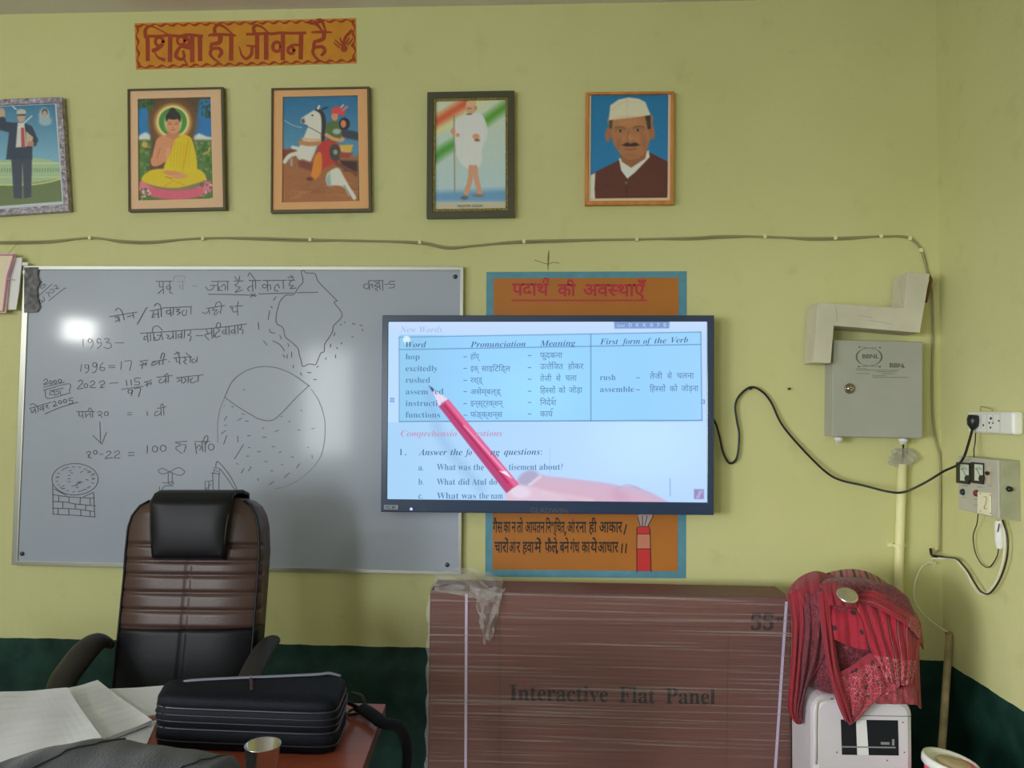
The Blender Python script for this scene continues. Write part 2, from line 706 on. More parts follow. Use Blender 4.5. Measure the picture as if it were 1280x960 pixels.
def inset(q, l, t, r, b):
    tl, tr, br, bl = [np.array(x, float) for x in q]
    return [tl + (l, t), tr + (-r, t), br + (-r, -b), bl + (l, -b)]


# ------------------------------------------------------------------ whiteboard
def whiteboard():
    q = [(29, 332), (579.5, 333), (576.5, 719), (14, 706)]
    yb, yf, ys = -0.002, -0.024, -0.018
    t = thing('whiteboard', 'large whiteboard in a thin aluminium frame covered with marker writing and sketches', 'whiteboard', (*P(300, 706, 0)[:2], P(300, 712, 0)[2]))
    inn = inset(q, 7.5, 5, 4.5, 5)
    m_board = mat('glossy white board enamel', obs(122, 127, 139), 0.38, spec=0.32, coat=0.28, coat_rough=0.10, vary=(2.0, 0.03))
    m_alu = mat('aluminium board edge', (0.55, 0.55, 0.50), 0.35, 0.7)
    MB().ext(quadP(inset(q, 3, 3, 3, 3), ys), (0, ys * -1 + yb, 0)).build('writing_surface', m_board, t)
    MB().ring(quadP(q, yf), quadP(inn, yf), yf, yb).build('frame', m_alu, t, bevel=0.002)
    mm = MB
    for x, y in ((569, 346), (28, 692), (559, 706), (44, 346)):
        o = MB().lathe([(0.0085, 0), (0.0085, 0.003), (0.005, 0.006), (0.0, 0.0065)], P(x, y, ys), 14, (0, -1, 0)).build('screw', M_SCREW, t, smooth=True)
    pr = lambda x, y: P(x, y, ys - 0.0008)
    w = 1.15
    # heading
    k = Ink(pr, 0.82).ctx(180, 335, 6.4)
    for s in ([(95, 108), (225, 106)], [(122, 115), (125, 150), (152, 150)], [(152, 110), (155, 205)], [(155, 165), (110, 205)], [(180, 150), (200, 140), (215, 160), (190, 170), (178, 155)],
              [(205, 108), (208, 190)], [(205, 195), (228, 205)], [(540, 108), (680, 106)], [(495, 150), (510, 175), (545, 170), (562, 140)], [(530, 138), (590, 140)], [(590, 108), (590, 185)],
              [(602, 148), (600, 175), (628, 182)], [(618, 150), (640, 130), (652, 155), (645, 175)], [(668, 108), (668, 178)], [(720, 105), (795, 103)],
              [(755, 105), (748, 125), (725, 135), (748, 150), (770, 155), (740, 180), (732, 195), (790, 175)], [(725, 70), (748, 98)], [(765, 65), (760, 100)],
              [(840, 100), (935, 100)], [(868, 145), (840, 150), (828, 170), (845, 185)], [(868, 100), (870, 190)], [(892, 100), (892, 165)], [(830, 65), (845, 40), (865, 62), (892, 100)],
              [(950, 100), (1140, 98)], [(985, 140), (960, 132), (945, 148), (965, 160), (986, 148)], [(985, 100), (990, 185)], [(988, 140), (1008, 136), (1015, 170)],
              [(1045, 148), (1045, 180), (1075, 185)], [(1052, 142), (1072, 130), (1082, 160)], [(1112, 100), (1115, 165)], [(1150, 97), (1205, 98)],
              [(1180, 98), (1165, 120), (1162, 140), (1195, 140), (1168, 165), (1215, 160)], [(1150, 75), (1185, 75), (1198, 98)], [(1170, 60), (1198, 72)],
              [(515, 210), (700, 212), (900, 220)], [(850, 235), (890, 205)], [(855, 205), (890, 230)], [(915, 207), (1050, 203), (1195, 200)], [(1225, 198), (1390, 193)]):
        k.st(s, w)
    # row two and three
    k.ctx(130, 370, 6.4)
    for s in ([(45, 165), (265, 128)], [(85, 160), (100, 178), (122, 172)], [(108, 160), (125, 205)], [(88, 205), (125, 185)], [(150, 145), (160, 190)], [(90, 115), (110, 98), (132, 108), (150, 145)],
              [(185, 168), (205, 160), (230, 155)], [(228, 135), (238, 175)], [(340, 92), (265, 225)], [(368, 120), (465, 100)], [(395, 122), (390, 150), (383, 172), (405, 165)], [(390, 150), (430, 140)],
              [(430, 115), (435, 175)], [(455, 105), (458, 165)], [(400, 80), (420, 60), (445, 70), (455, 105)], [(470, 95), (700, 85)], [(530, 118), (505, 115), (498, 132), (515, 145), (530, 130)],
              [(528, 95), (535, 160)], [(555, 95), (550, 150)], [(575, 105), (602, 105), (580, 125), (610, 130), (585, 150)], [(640, 115), (625, 125), (632, 155), (655, 150), (660, 110)], [(695, 90), (695, 145)],
              [(785, 130), (815, 140), (840, 115)], [(838, 95), (845, 145)], [(820, 100), (965, 75)], [(880, 95), (868, 115), (905, 110), (878, 140), (890, 150), (920, 122)], [(940, 85), (930, 140)],
              [(890, 85), (900, 55), (930, 50), (942, 85)], [(1020, 102), (1008, 85), (1032, 85), (1025, 112), (1042, 130), (1065, 120)], [(1065, 75), (1070, 155)], [(1045, 82), (1110, 78)], [(1075, 45), (1065, 75)],
              [(290, 298), (500, 285), (750, 265)], [(345, 322), (325, 325), (318, 350), (340, 345)], [(345, 300), (352, 370)], [(370, 295), (372, 360)], [(395, 290), (398, 360)], [(385, 288), (395, 250), (430, 240), (468, 275)],
              [(405, 330), (415, 355), (440, 345), (455, 315)], [(425, 315), (458, 312)], [(455, 285), (470, 350)], [(500, 310), (518, 320), (505, 335), (530, 342), (550, 320)], [(550, 280), (555, 340)], [(575, 280), (575, 345)],
              [(620, 308), (600, 306), (590, 322), (602, 335), (620, 318)], [(620, 275), (622, 340)], [(645, 270), (640, 335)], [(690, 275), (692, 298), (670, 312), (696, 325), (685, 360)],
              [(735, 318), (790, 316)], [(755, 268), (960, 248), (1140, 222)], [(815, 270), (830, 298), (805, 315), (840, 352)], [(825, 305), (860, 295)], [(858, 260), (865, 340)], [(875, 258), (878, 330)],
              [(895, 252), (905, 218), (930, 220), (928, 250)], [(905, 260), (925, 275), (895, 300), (890, 330), (930, 320)], [(975, 278), (955, 276), (945, 292), (958, 302), (975, 290)], [(975, 250), (978, 310)],
              [(998, 245), (1000, 310)], [(1045, 272), (1025, 272), (1015, 287), (1028, 297), (1045, 284)], [(1045, 240), (1048, 305)], [(1070, 235), (1070, 300)], [(1095, 232), (1100, 253), (1083, 265), (1112, 275), (1105, 305)],
              [(285, 522), (350, 513)], [(300, 530), (318, 545), (285, 552)], [(318, 545), (338, 535), (330, 558)], [(305, 548), (303, 580)], [(385, 525), (500, 508)], [(410, 530), (385, 535), (382, 555), (408, 548), (440, 530)],
              [(440, 520), (445, 552)], [(470, 512), (468, 548)], [(450, 502), (465, 458), (482, 466), (472, 510)], [(514, 525), (522, 527)], [(555, 495), (700, 485)], [(575, 500), (580, 525), (602, 525)], [(602, 490), (605, 545)],
              [(560, 465), (590, 460), (602, 490)], [(575, 447), (607, 457)], [(640, 495), (655, 510), (635, 525), (660, 545)], [(690, 490), (690, 530)], [(655, 455), (692, 487)], [(725, 502), (705, 512), (710, 535), (730, 525), (745, 505)], [(745, 485), (742, 530)]):
        k.st(s, w)
    k.mb.parts('marker_sentence', M_INK, t)
    # faded heading piece and year sums
    k = Ink(pr, 0.82).ctx(180, 335, 6.4)
    for s in ([(235, 105), (238, 80), (252, 65), (320, 65), (322, 85)], [(260, 110), (330, 106)], [(385, 145), (430, 142)], [(300, 135), (280, 150), (300, 165)], [(310, 108), (312, 175)]):
        k.st(s, 1.0)
    k.ctx(30, 400, 8)
    for s in ([(588, 190), (592, 262)], [(685, 200), (655, 188), (638, 212), (660, 226), (685, 205), (690, 250), (662, 282)]):
        k.st(s, 1.0)
    k.mb.parts('wiped_writing', M_INKF, t, label='faint half wiped writing')
    k = Ink(pr, 0.82).ctx(30, 400, 8)
    for s in ([(770, 200), (745, 184), (728, 210), (742, 232), (770, 222), (771, 250), (735, 286)], [(803, 192), (838, 184), (850, 203), (822, 224), (863, 234), (872, 268), (835, 286), (798, 272)], [(912, 228), (1000, 228)],
              [(575, 445), (565, 515)], [(642, 452), (615, 448), (610, 475), (640, 480), (645, 452), (642, 510), (612, 532)], [(722, 432), (695, 428), (688, 460), (715, 470), (727, 435), (727, 490), (700, 527), (680, 520)],
              [(790, 425), (765, 455), (760, 495), (793, 506), (807, 480), (768, 475)], [(845, 458), (912, 456)], [(848, 478), (912, 475)], [(975, 415), (968, 495)], [(1005, 412), (1072, 412), (1055, 505)]):
        k.st(s, 1.0)
    k.ctx(30, 460, 5.3333)
    for s in ([(130, 85), (148, 72), (157, 88), (130, 110), (162, 104)], [(130, 128), (270, 95)], [(130, 148), (298, 105), (302, 155)], [(140, 148), (160, 203), (310, 165)],
              [(200, 155), (175, 162), (172, 178), (195, 176)], [(200, 150), (206, 185)], [(212, 158), (226, 152), (230, 172), (212, 178)], [(240, 148), (244, 178)], [(172, 152), (262, 133)],
              [(35, 270), (180, 228)], [(45, 275), (52, 300), (70, 275)], [(70, 262), (78, 302)], [(92, 256), (95, 292)], [(40, 247), (62, 238), (90, 258)], [(122, 258), (106, 268), (112, 280), (126, 268)], [(128, 248), (130, 285)],
              [(145, 252), (160, 246), (148, 262), (165, 268)], [(190, 230), (206, 222), (212, 238), (193, 256), (222, 250)], [(325, 198), (302, 204), (302, 218), (322, 217), (322, 235), (300, 238)], [(140, 305), (250, 260), (360, 228)],
              [(360, 90), (380, 80), (390, 98), (355, 138), (395, 134)], [(440, 95), (460, 85), (470, 103), (440, 128), (478, 132)], [(500, 97), (525, 84), (537, 103), (512, 115), (520, 122), (508, 132), (535, 128)], [(570, 102), (625, 98)],
              [(680, 80), (685, 118)], [(712, 78), (715, 115)], [(778, 66), (740, 70), (738, 90), (765, 92), (767, 110), (736, 113)], [(650, 142), (795, 122)],
              [(720, 145), (695, 147), (697, 168), (719, 165), (721, 145), (715, 186)], [(735, 138), (775, 135), (762, 192)], [(800, 95), (850, 82)], [(812, 96), (830, 106), (808, 113)], [(830, 102), (848, 96), (843, 112)], [(820, 107), (818, 125)],
              [(885, 62), (990, 50)], [(915, 72), (900, 84), (905, 100), (930, 92), (945, 72)], [(945, 58), (945, 100)], [(962, 55), (960, 98)], [(935, 52), (953, 37), (962, 55)],
              [(1015, 65), (1195, 45)], [(1025, 70), (1040, 82), (1020, 92)], [(1050, 64), (1050, 100)], [(1065, 65), (1078, 80), (1060, 102)], [(1095, 60), (1092, 98)], [(1125, 66), (1108, 80), (1120, 100), (1150, 85)], [(1160, 52), (1160, 90)],
              [(350, 290), (470, 290)], [(365, 295), (368, 320), (390, 318)], [(388, 290), (392, 335)], [(410, 290), (412, 330)], [(415, 322), (428, 308), (442, 310)], [(440, 290), (445, 330)], [(457, 290), (457, 330)], [(425, 287), (440, 266), (457, 290)],
              [(488, 297), (508, 288), (517, 303), (495, 315), (512, 318), (520, 332)], [(690, 298), (718, 298)], [(690, 312), (718, 312)], [(820, 290), (822, 318)],
              [(895, 287), (875, 295), (872, 318), (898, 312), (912, 295)], [(912, 265), (915, 318)], [(930, 262), (932, 315)], [(890, 270), (948, 258)], [(908, 258), (922, 238), (930, 262)],
              [(505, 358), (510, 495)], [(458, 450), (518, 508)], [(550, 428), (518, 508)],
              [(415, 567), (432, 555), (446, 568), (425, 582), (438, 586), (425, 596), (452, 598)], [(503, 575), (527, 575)], [(548, 562), (568, 553), (578, 568), (540, 602), (590, 598)], [(600, 565), (625, 552), (638, 568), (612, 582), (605, 600), (642, 600)],
              [(695, 565), (735, 562)], [(695, 585), (735, 580)], [(822, 515), (820, 570)], [(1005, 495), (1085, 488)], [(1015, 500), (1045, 510), (1010, 533), (1052, 570)], [(1055, 512), (1078, 515), (1066, 560)],
              [(1135, 490), (1240, 490)], [(1140, 500), (1150, 572)], [(1150, 535), (1165, 515), (1180, 530), (1170, 548)], [(1185, 490), (1190, 555)], [(1207, 490), (1207, 560)], [(1190, 492), (1212, 450), (1226, 468), (1212, 505)]):
        k.st(s, 1.05)
    for c in ((178, 96, 9, 11), (206, 92, 9, 11), (238, 86, 11, 11), (240, 228, 10, 11), (272, 220, 10, 12), (412, 118, 13, 13), (548, 305, 13, 14), (475, 562, 12, 13), (872, 540, 17, 20), (927, 535, 19, 21), (1247, 527, 19, 20)):
        k.oval(*c, 1.05)
    k.mb.parts('marker_sums', M_INK, t)
    # class note, date note
    k = Ink(pr, 0.82).ctx(270, 300, 3.879)
    for s in ([(738, 198), (810, 196)], [(740, 212), (720, 216), (716, 230), (735, 236), (742, 222)], [(740, 198), (745, 242)], [(745, 222), (758, 214), (759, 232)], [(770, 203), (787, 209), (768, 222), (790, 226), (772, 238), (786, 246)], [(790, 198), (796, 240)],
              [(808, 196), (809, 245)], [(820, 215), (832, 215)], [(866, 200), (842, 202), (841, 215), (863, 215), (862, 230), (838, 233)]):
        k.st(s, w)
    k.ctx(20, 330, 12.8)
    for s in ([(270, 405), (420, 285)], [(330, 540), (575, 320)], [(525, 585), (760, 400), (800, 390)], [(425, 525), (455, 560), (440, 600)], [(480, 470), (530, 450), (520, 500), (545, 520)], [(540, 420), (590, 400), (605, 440), (560, 465)],
              [(605, 360), (640, 335), (655, 375), (630, 395), (690, 385)], [(385, 370), (430, 325), (460, 365), (410, 388), (385, 370)], [(450, 315), (485, 345)], [(300, 520), (275, 500), (290, 540)], [(320, 450), (345, 470)]):
        k.st(s, 0.95)
    k.oval(398, 598, 28, 22, 0.95)
    k.mb.parts('marker_note', M_INK, t)
    # sketches: well, tap, pump
    k = Ink(pr, 0.82).ctx(50, 540, 4.571)
    k.oval(200, 270, 132, 90, w, 40)
    for s in ([(72, 300), (75, 470)], [(306, 345), (312, 485)], [(70, 358), (170, 371), (310, 379)], [(75, 397), (150, 401), (200, 411), (318, 422)], [(70, 435), (200, 440), (312, 455)], [(72, 470), (200, 476), (316, 486)],
              [(108, 362), (106, 397)], [(165, 370), (165, 402)], [(230, 375), (228, 414)], [(285, 378), (287, 420)], [(130, 400), (130, 438)], [(200, 411), (202, 441)], [(262, 417), (259, 449)], [(103, 437), (102, 471)], [(163, 440), (165, 475)],
              [(232, 446), (234, 480)], [(285, 452), (287, 484)], [(250, 370), (300, 347)], [(80, 325), (150, 362)]):
        k.st(s, w)
    for i in range(46):
        a, r = random.uniform(0, 6.28), random.uniform(0.25, 0.88) if i > 18 else 0.8
        if i <= 18:
            a = i / 19 * 6.28
        x, y = 200 + 132 * r * math.cos(a), 270 + 90 * r * math.sin(a)
        dx = random.uniform(5, 9)
        k.st([(x - dx, y + random.uniform(-4, 4)), (x + dx, y + random.uniform(-4, 4))], 0.95)
    k.mb.parts('well_sketch', M_INK, t)
    k = Ink(pr, 0.82).ctx(50, 540, 4.571)
    for s in ([(740, 228), (700, 208), (675, 222), (700, 240), (740, 228)], [(740, 228), (790, 204), (826, 226), (800, 248), (740, 228)], [(732, 235), (732, 287)], [(755, 238), (755, 290)], [(735, 288), (762, 287), (758, 298), (737, 297), (735, 288)],
              [(700, 290), (735, 292)], [(695, 357), (700, 325), (715, 308), (760, 309)], [(683, 312), (682, 352)]):
        k.st(s, 1.1)
    k.mb.parts('tap_sketch', M_INK, t)
    k = Ink(pr, 0.82).ctx(50, 540, 4.571)
    for s in ([(986, 238), (990, 372)], [(1023, 238), (1021, 372)], [(980, 235), (1028, 239)], [(992, 235), (994, 205), (1025, 208), (1025, 238)], [(1005, 205), (1006, 180), (1020, 172), (1075, 235), (1122, 320), (1113, 330), (1070, 265), (1030, 212)],
              [(944, 358), (943, 282), (988, 278)], [(965, 285), (962, 340)], [(948, 330), (975, 300)], [(1000, 218), (1015, 226)]):
        k.st(s, 1.1, smooth=len(s) > 4)
    k.mb.parts('pump_sketch', M_INK, t)
    # country outline and globe
    k = Ink(pr, 0.82).ctx(320, 330, 6.4)
    k.st([(375, 115), (366, 85), (362, 60), (380, 52), (405, 72), (470, 78), (495, 135), (560, 205), (640, 285), (648, 295), (625, 305), (640, 330), (670, 365), (690, 410), (665, 450), (620, 495), (612, 540), (580, 595), (550, 640), (545, 700), (520, 712),
          (495, 765), (475, 805), (425, 800), (375, 818), (360, 770), (345, 720), (335, 675), (290, 630), (235, 585), (225, 540), (210, 505), (165, 475), (162, 410), (178, 340), (195, 295), (240, 250), (300, 245), (340, 185), (372, 150), (375, 115)], 1.2)
    for s in ([(140, 290), (160, 262)], [(108, 375), (97, 445)], [(18, 470), (22, 522)], [(108, 520), (115, 545), (150, 553)], [(190, 570), (203, 600)], [(60, 615), (88, 648)], [(135, 615), (190, 645), (228, 695)], [(255, 635), (262, 660)], [(285, 705), (284, 745)],
              [(215, 725), (230, 748)], [(248, 725), (250, 755)], [(298, 810), (298, 832)], [(355, 870), (365, 890)], [(412, 868), (440, 870)], [(460, 924), (485, 924)], [(485, 825), (500, 818)], [(555, 765), (562, 750)], [(594, 665), (598, 640)], [(625, 575), (630, 550)],
              [(635, 728), (637, 752)], [(675, 490), (685, 482)], [(705, 468), (714, 466)], [(770, 475), (792, 482)], [(832, 488), (850, 495)], [(852, 520), (854, 535)], [(765, 582), (778, 584)], [(680, 640), (688, 628)], [(645, 668), (652, 678)], [(120, 340), (130, 352)]):
        k.st(s, 1.2)
    k.mb.parts('map_sketch', M_INK, t)
    k = Ink(pr, 0.82).ctx(260, 440, 5.05)
    k.st([(105, 285), (150, 190), (220, 130), (300, 98), (380, 92), (460, 108), (540, 145), (640, 215)], 1.0)
    k.st([(105, 285), (180, 340), (270, 395), (330, 425), (400, 432), (460, 390), (560, 285), (640, 210)], 1.1)
    for x, y, dx, dy in ((155, 345, 8, 3), (110, 420, 8, -14), (200, 425, 14, -7), (245, 436, 10, 2), (110, 462, 6, 0), (98, 505, 14, -10), (108, 555, 10, -28), (188, 550, 2, 20), (222, 392, 10, 3), (258, 528, 10, 0), (355, 538, 12, 0), (348, 481, 5, 2), (435, 498, 12, -5),
                         (575, 492, 8, 0), (662, 483, 9, -2), (590, 370, 5, 3), (195, 630, 28, -46), (250, 657, 8, 0), (322, 629, 9, 0), (412, 598, 9, 2), (455, 632, 7, -4), (532, 663, 8, 0), (657, 660, 1, 10), (185, 706, 4, 2), (218, 750, 9, -14), (263, 737, 8, -14),
                         (365, 691, 8, -2), (403, 750, 9, 0), (468, 711, 5, 0), (568, 718, 10, -14), (497, 778, 16, -15), (402, 827, 14, -10), (315, 805, 3, 7), (228, 238, 4, 2), (632, 603, 4, 0), (260, 603, 5, 0), (515, 438, 6, -4), (465, 407, 5, -2), (103, 338, 3, 0)):
        k.st([(x - dx, y - dy), (x + dx, y + dy)], 1.0)
    k.mb.parts('globe_sketch', M_INK, t)
    k = Ink(pr, 0.82).ctx(260, 440, 5.05)
    k.st([(650, 235), (700, 310), (735, 420), (738, 530), (718, 640), (670, 720), (590, 795), (500, 845), (420, 865)], 1.0)
    k.st([(105, 285), (75, 360), (60, 450), (62, 570)], 1.0)
    k.mb.parts('globe_outline', M_INKF, t, label='faint lower outline of the sketched globe')
    # grey tape residue in the corner
    m_gum = mat('grey sticky residue', (0.16, 0.16, 0.17), 0.7, vary=(60, 0.5))
    k = Ink(lambda x, y: P(x, y, -0.0255))
    k.poly([(30, 334), (48, 334), (47, 346), (50, 352), (46, 362), (47, 372), (50, 384), (46, 390), (30, 391)])
    k.mb.build('sticky_patch', m_gum, t, label='dark grey residue on the upper corner')
    return t


whiteboard()


# ------------------------------------------------------------------ painted slogan near the ceiling
def slogan():
    q = [(168, 29), (445, 22.5), (446, 79), (170, 87)]
    t = thing('wall_slogan', 'orange hand painted slogan strip with dark red Hindi lettering high on the wall', 'painted sign', P(308, 85, 0))
    m_bg = mat('mustard signpaint', obs(152, 100, 22), 0.6, vary=(14, 0.10))
    m_red = mat('brick red signpaint', obs(118, 42, 18), 0.6, vary=(25, 0.12))
    MB().ext(quadP(q, -0.0015), (0, 0.0015, 0)).build('painted_ground', m_bg, t)
    pr = lambda x, y: P(x, y, -0.0024)
    k = Ink(pr).ctx(165, 20, 8.533)
    S = 8.533
    def b(pts, w):
        ws = [v / S for v in w] if hasattr(w, '__len__') else w / S
        k.st(pts, ws)
    b([(166, 215), (168, 465)], 44)
    b([(148, 225), (140, 160), (175, 112), (235, 118), (385, 195)], [40, 38, 30, 16, 12])
    b([(190, 215), (300, 215), (380, 205), (500, 215), (600, 200), (745, 215)], 32)
    k.oval(290, 272, 42, 44, 32 / S)
    b([(318, 310), (270, 350), (225, 368)], [40, 44, 40])
    b([(240, 385), (278, 440), (340, 468)], [14, 22, 40])
    b([(408, 210), (404, 475)], 46)
    k.oval(522, 262, 40, 44, 30 / S)
    b([(545, 300), (490, 360), (468, 425), (515, 462), (555, 440), (545, 375)], [30, 38, 42, 34, 34, 24])
    b([(555, 465), (592, 520)], [24, 10])
    b([(575, 215), (612, 290), (545, 325)], [34, 34, 28])
    b([(540, 322), (640, 348)], 38)
    b([(640, 210), (642, 478)], 46)
    b([(722, 215), (726, 465)], 46)
    b([(818, 208), (860, 200), (1000, 198), (1105, 208)], [20, 34, 30, 18])
    b([(942, 210), (930, 280), (850, 300)], [48, 48, 36])
    b([(850, 300), (845, 345), (925, 345), (955, 390), (928, 432)], [34, 34, 36, 40, 30])
    b([(850, 345), (835, 405), (872, 455), (965, 520)], [36, 34, 26, 10])
    b([(1058, 200), (1056, 460)], 46)
    b([(888, 198), (880, 135), (912, 98), (975, 112), (1070, 190)], [40, 36, 30, 24, 16])
    k.ctx(300, 15, 8.533)
    b([(75, 237), (150, 235), (290, 228), (345, 232), (430, 222), (560, 226), (695, 222)], 30)
    b([(182, 230), (180, 488)], 44)
    b([(75, 358), (178, 368)], [20, 26])
    b([(128, 372), (118, 455), (65, 498), (18, 460), (0, 400), (-12, 370)], [32, 34, 34, 24, 16, 10])
    b([(278, 230), (278, 492)], 46)
    b([(152, 225), (145, 165), (182, 142), (245, 168), (300, 220)], [38, 36, 28, 20, 16])
    k.oval(392, 370, 44, 50, 34 / S)
    b([(457, 228), (454, 498)], 44)
    k.oval(542, 408, 32, 36, 30 / S)
    b([(515, 385), (560, 352), (642, 352)], [34, 28, 26])
    b([(652, 225), (646, 490)], 46)
    b([(768, 215), (870, 212), (975, 216)], [20, 30, 16])
    b([(896, 210), (885, 285), (795, 318)], [44, 44, 34])
    b([(795, 318), (790, 370), (880, 372), (902, 418), (870, 460)], [32, 34, 36, 38, 28])
    b([(792, 372), (776, 430), (832, 508), (965, 556)], [34, 32, 22, 8])
    b([(748, 120), (812, 126), (872, 195)], [26, 36, 18])
    b([(820, 82), (870, 92), (912, 195)], [20, 32, 18])
    k.blob(1110, 388, 36, 40)
    b([(1098, 350), (1128, 265), (1188, 200)], [34, 30, 34])
    for s in ([(1058, 378), (1003, 328)], [(1072, 352), (1015, 298)], [(1085, 325), (1065, 275)], [(1128, 338), (1166, 275)], [(1152, 348), (1202, 285)], [(1190, 362), (1222, 312)]):
        b(s, [18, 12])
    k.mb.parts('lettering', m_red, t)
    k = Ink(pr)
    tl, tr, br, bl = [np.array(p, float) for p in inset(q, 3, 3, 3, 3)]
    for a, c in ((tl, tr), (tr, br), (br, bl), (bl, tl)):
        n = int(np.linalg.norm(c - a) / 3.5)
        nn = np.array([-(c - a)[1], (c - a)[0]]) / np.linalg.norm(c - a)
        pts = [a + (c - a) * i / n + nn * (0.9 if i % 4 < 2 else -0.9) for i in range(n + 1)]
        k.st(pts, [2.2 + 1.1 * math.sin(i * 1.57) for i in range(n + 1)])
    k.mb.parts('wavy_border', m_red, t)


slogan()


# ------------------------------------------------------------------ framed pictures
M_PRINT = attr_mat('printed picture under glass', rough=0.45, coat=0.25)


def framed(name_label, outer, rings, picq, Yf=-0.025):
    """rings: [(inset l,t,r,b, material, part name, step)] from outside in"""
    c = P((outer[2][0] + outer[3][0]) / 2, (outer[2][1] + outer[3][1]) / 2, 0)
    t = thing('framed_picture', name_label, 'picture', c, 'framed pictures in a row high on the wall')
    MB().ext(quadP(inset(outer, 1, 1, 1, 1), -0.010), (0, 0.009, 0)).build('backing', mat('brown hardboard', (0.12, 0.08, 0.05), 0.8), t)
    q = outer
    for (i, m, nm, dy) in rings:
        q2 = inset(q, *i)
        MB().ring(quadP(q, Yf - dy), quadP(q2, Yf - dy), Yf - dy, -0.004).build(nm, m, t, bevel=0.0012)
        q = q2
    return t


def pictures():
    m_dark = mat('thin dark frame', obs(62, 58, 40), 0.45)
    m_mat = mat('pinkish card mount', obs(172, 140, 112), 0.7)
    m_mat2 = mat('peach card mount', obs(176, 128, 88), 0.7)
    # a: man in a suit, in a plastic wrapped frame
    oa = [(-48, 126), (77, 121), (86, 263.5), (-42, 272)]
    m_sil = mat('crinkled clear wrap over silver frame', obs(118, 112, 122), 0.25, 0.3, bump=(70, 0.9), vary=(60, 0.5))
    t = framed('print of a suited person with raised arm in a plastic wrapped silver frame', oa, [((6, 7, 6.5, 8), m_sil, 'frame', 0.004), ((2, 2, 2, 4), mat('pale mount edge', obs(150, 155, 160), 0.5), 'mount', -0.006)], None)
    p = Pic(inset(oa, 7, 8, 7.5, 10), 120, 140, 0, 100, 5.3333)
    p.vgrad(120, 540, (48, 92, 122), (100, 138, 158))
    p.poly([(-300, 600), (-300, 540), (60, 535), (230, 520), (330, 530), (400, 570), (420, 640), (420, 900), (-300, 900)], (128, 148, 120), 5)
    p.poly([(-300, 690), (150, 700), (420, 655), (420, 900), (-300, 900)], (84, 96, 66), 5)
    for y, w in ((555, 14), (600, 30), (645, 8)):
        p.line([(-240, y), (100, y + 2), (410, y)], w, (150, 160, 118) if y != 600 else (100, 128, 100), 4)
    for x in range(-230, 410, 18):
        p.line([(x, 582), (x, 622)], 6, (158, 166, 132), 2, 0.7)
    p.line([(-240, 695), (150, 700), (300, 685), (410, 658)], 8, (172, 172, 92), 3)
    sk, su = (150, 128, 110), (44, 52, 68)
    p.poly([(70, 440), (215, 440), (208, 780), (160, 790), (150, 560), (145, 790), (92, 790)], (52, 58, 72), 4)
    p.poly([(-10, 270), (90, 285), (150, 280), (215, 310), (255, 400), (240, 440), (215, 440), (215, 530), (40, 530), (60, 350), (-10, 330)], su, 4)
    p.poly([(118, 285), (162, 285), (176, 445), (105, 450)], (160, 160, 160), 3)
    p.poly([(140, 318), (160, 318), (168, 448), (142, 448)], (140, 60, 62), 3)
    p.poly([(172, 340), (220, 380), (215, 440), (175, 440)], (150, 138, 120), 3)
    p.ell(205, 425, 22, 18, (150, 100, 88), 4)
    p.ell(142, 248, 26, 36, sk, 3); p.ell(142, 215, 32, 22, (150, 148, 142), 3)
    p.line([(120, 234), (165, 232)], 9, (30, 30, 34), 2)
    p.ell(12, 225, 22, 40, sk, 4); p.ell(15, 270, 16, 22, (52, 56, 66), 4)
    p.line([(-10, 315), (15, 270)], 50, su, 4)
    p.ell(295, 235, 36, 50, (140, 152, 150), 6, a=0.8); p.ell(298, 215, 20, 24, (70, 62, 62), 3); p.ell(298, 225, 15, 20, (150, 124, 108), 3); p.ell(302, 275, 44, 30, (122, 140, 150), 6)
    p.line([(125, 318), (212, 240)], 7, (200, 214, 200), 2, 0.7); p.line([(52, 152), (106, 194)], 9, (196, 200, 200), 2, 0.7)
    p.grain(2)
    p.build('print', M_PRINT, t, -0.016)
    # b: seated monk
    ob = [(159, 111), (279, 108.5), (282, 262), (160, 264.5)]
    t = framed('print of a seated yellow robed figure with green halo in a thin dark frame', ob, [((2, 2, 3, 3), m_dark, 'frame', 0.0), ((11, 10.5, 13, 11), m_mat, 'mount', -0.008)], None)
    p = Pic([(171, 122), (265, 121.5), (267, 251), (172, 252)], 120, 165, 155, 105, 5.8154)
    p.fill((70, 60, 40))
    p.poly([(80, 120), (185, 170), (195, 380), (80, 400)], (34, 96, 146), 6); p.poly([(545, 110), (660, 110), (660, 380), (495, 380)], (34, 92, 144), 6)
    p.poly([(80, 400), (130, 362), (160, 350), (195, 370), (195, 420), (80, 420)], (168, 172, 178), 8); p.poly([(500, 380), (545, 358), (600, 380), (660, 390), (660, 420), (500, 420)], (168, 172, 178), 8)
    p.poly([(80, 405), (660, 405), (660, 860), (80, 860)], (62, 92, 40), 10)
    p.specks(70, (90, 420, 205, 660), 14, [(48, 80, 30), (84, 108, 48), (60, 92, 60), (98, 112, 70)]); p.specks(70, (510, 420, 650, 660), 14, [(48, 80, 30), (84, 108, 48), (66, 98, 64), (110, 110, 84)])
    p.poly([(170, 100), (550, 100), (500, 420), (540, 640), (180, 640), (200, 420)], (70, 54, 40), 14)
    p.specks(30, (90, 100, 230, 190), 15, [(40, 66, 40), (58, 82, 40), (30, 52, 36)]); p.specks(26, (540, 100, 650, 260), 12, [(40, 66, 40), (50, 78, 44), (30, 52, 36)])
    p.ell(355, 285, 165, 160, (104, 66, 34), 40); p.ell(355, 278, 132, 132, (168, 132, 78), 16); p.ell(355, 275, 116, 116, (190, 176, 120), 8)
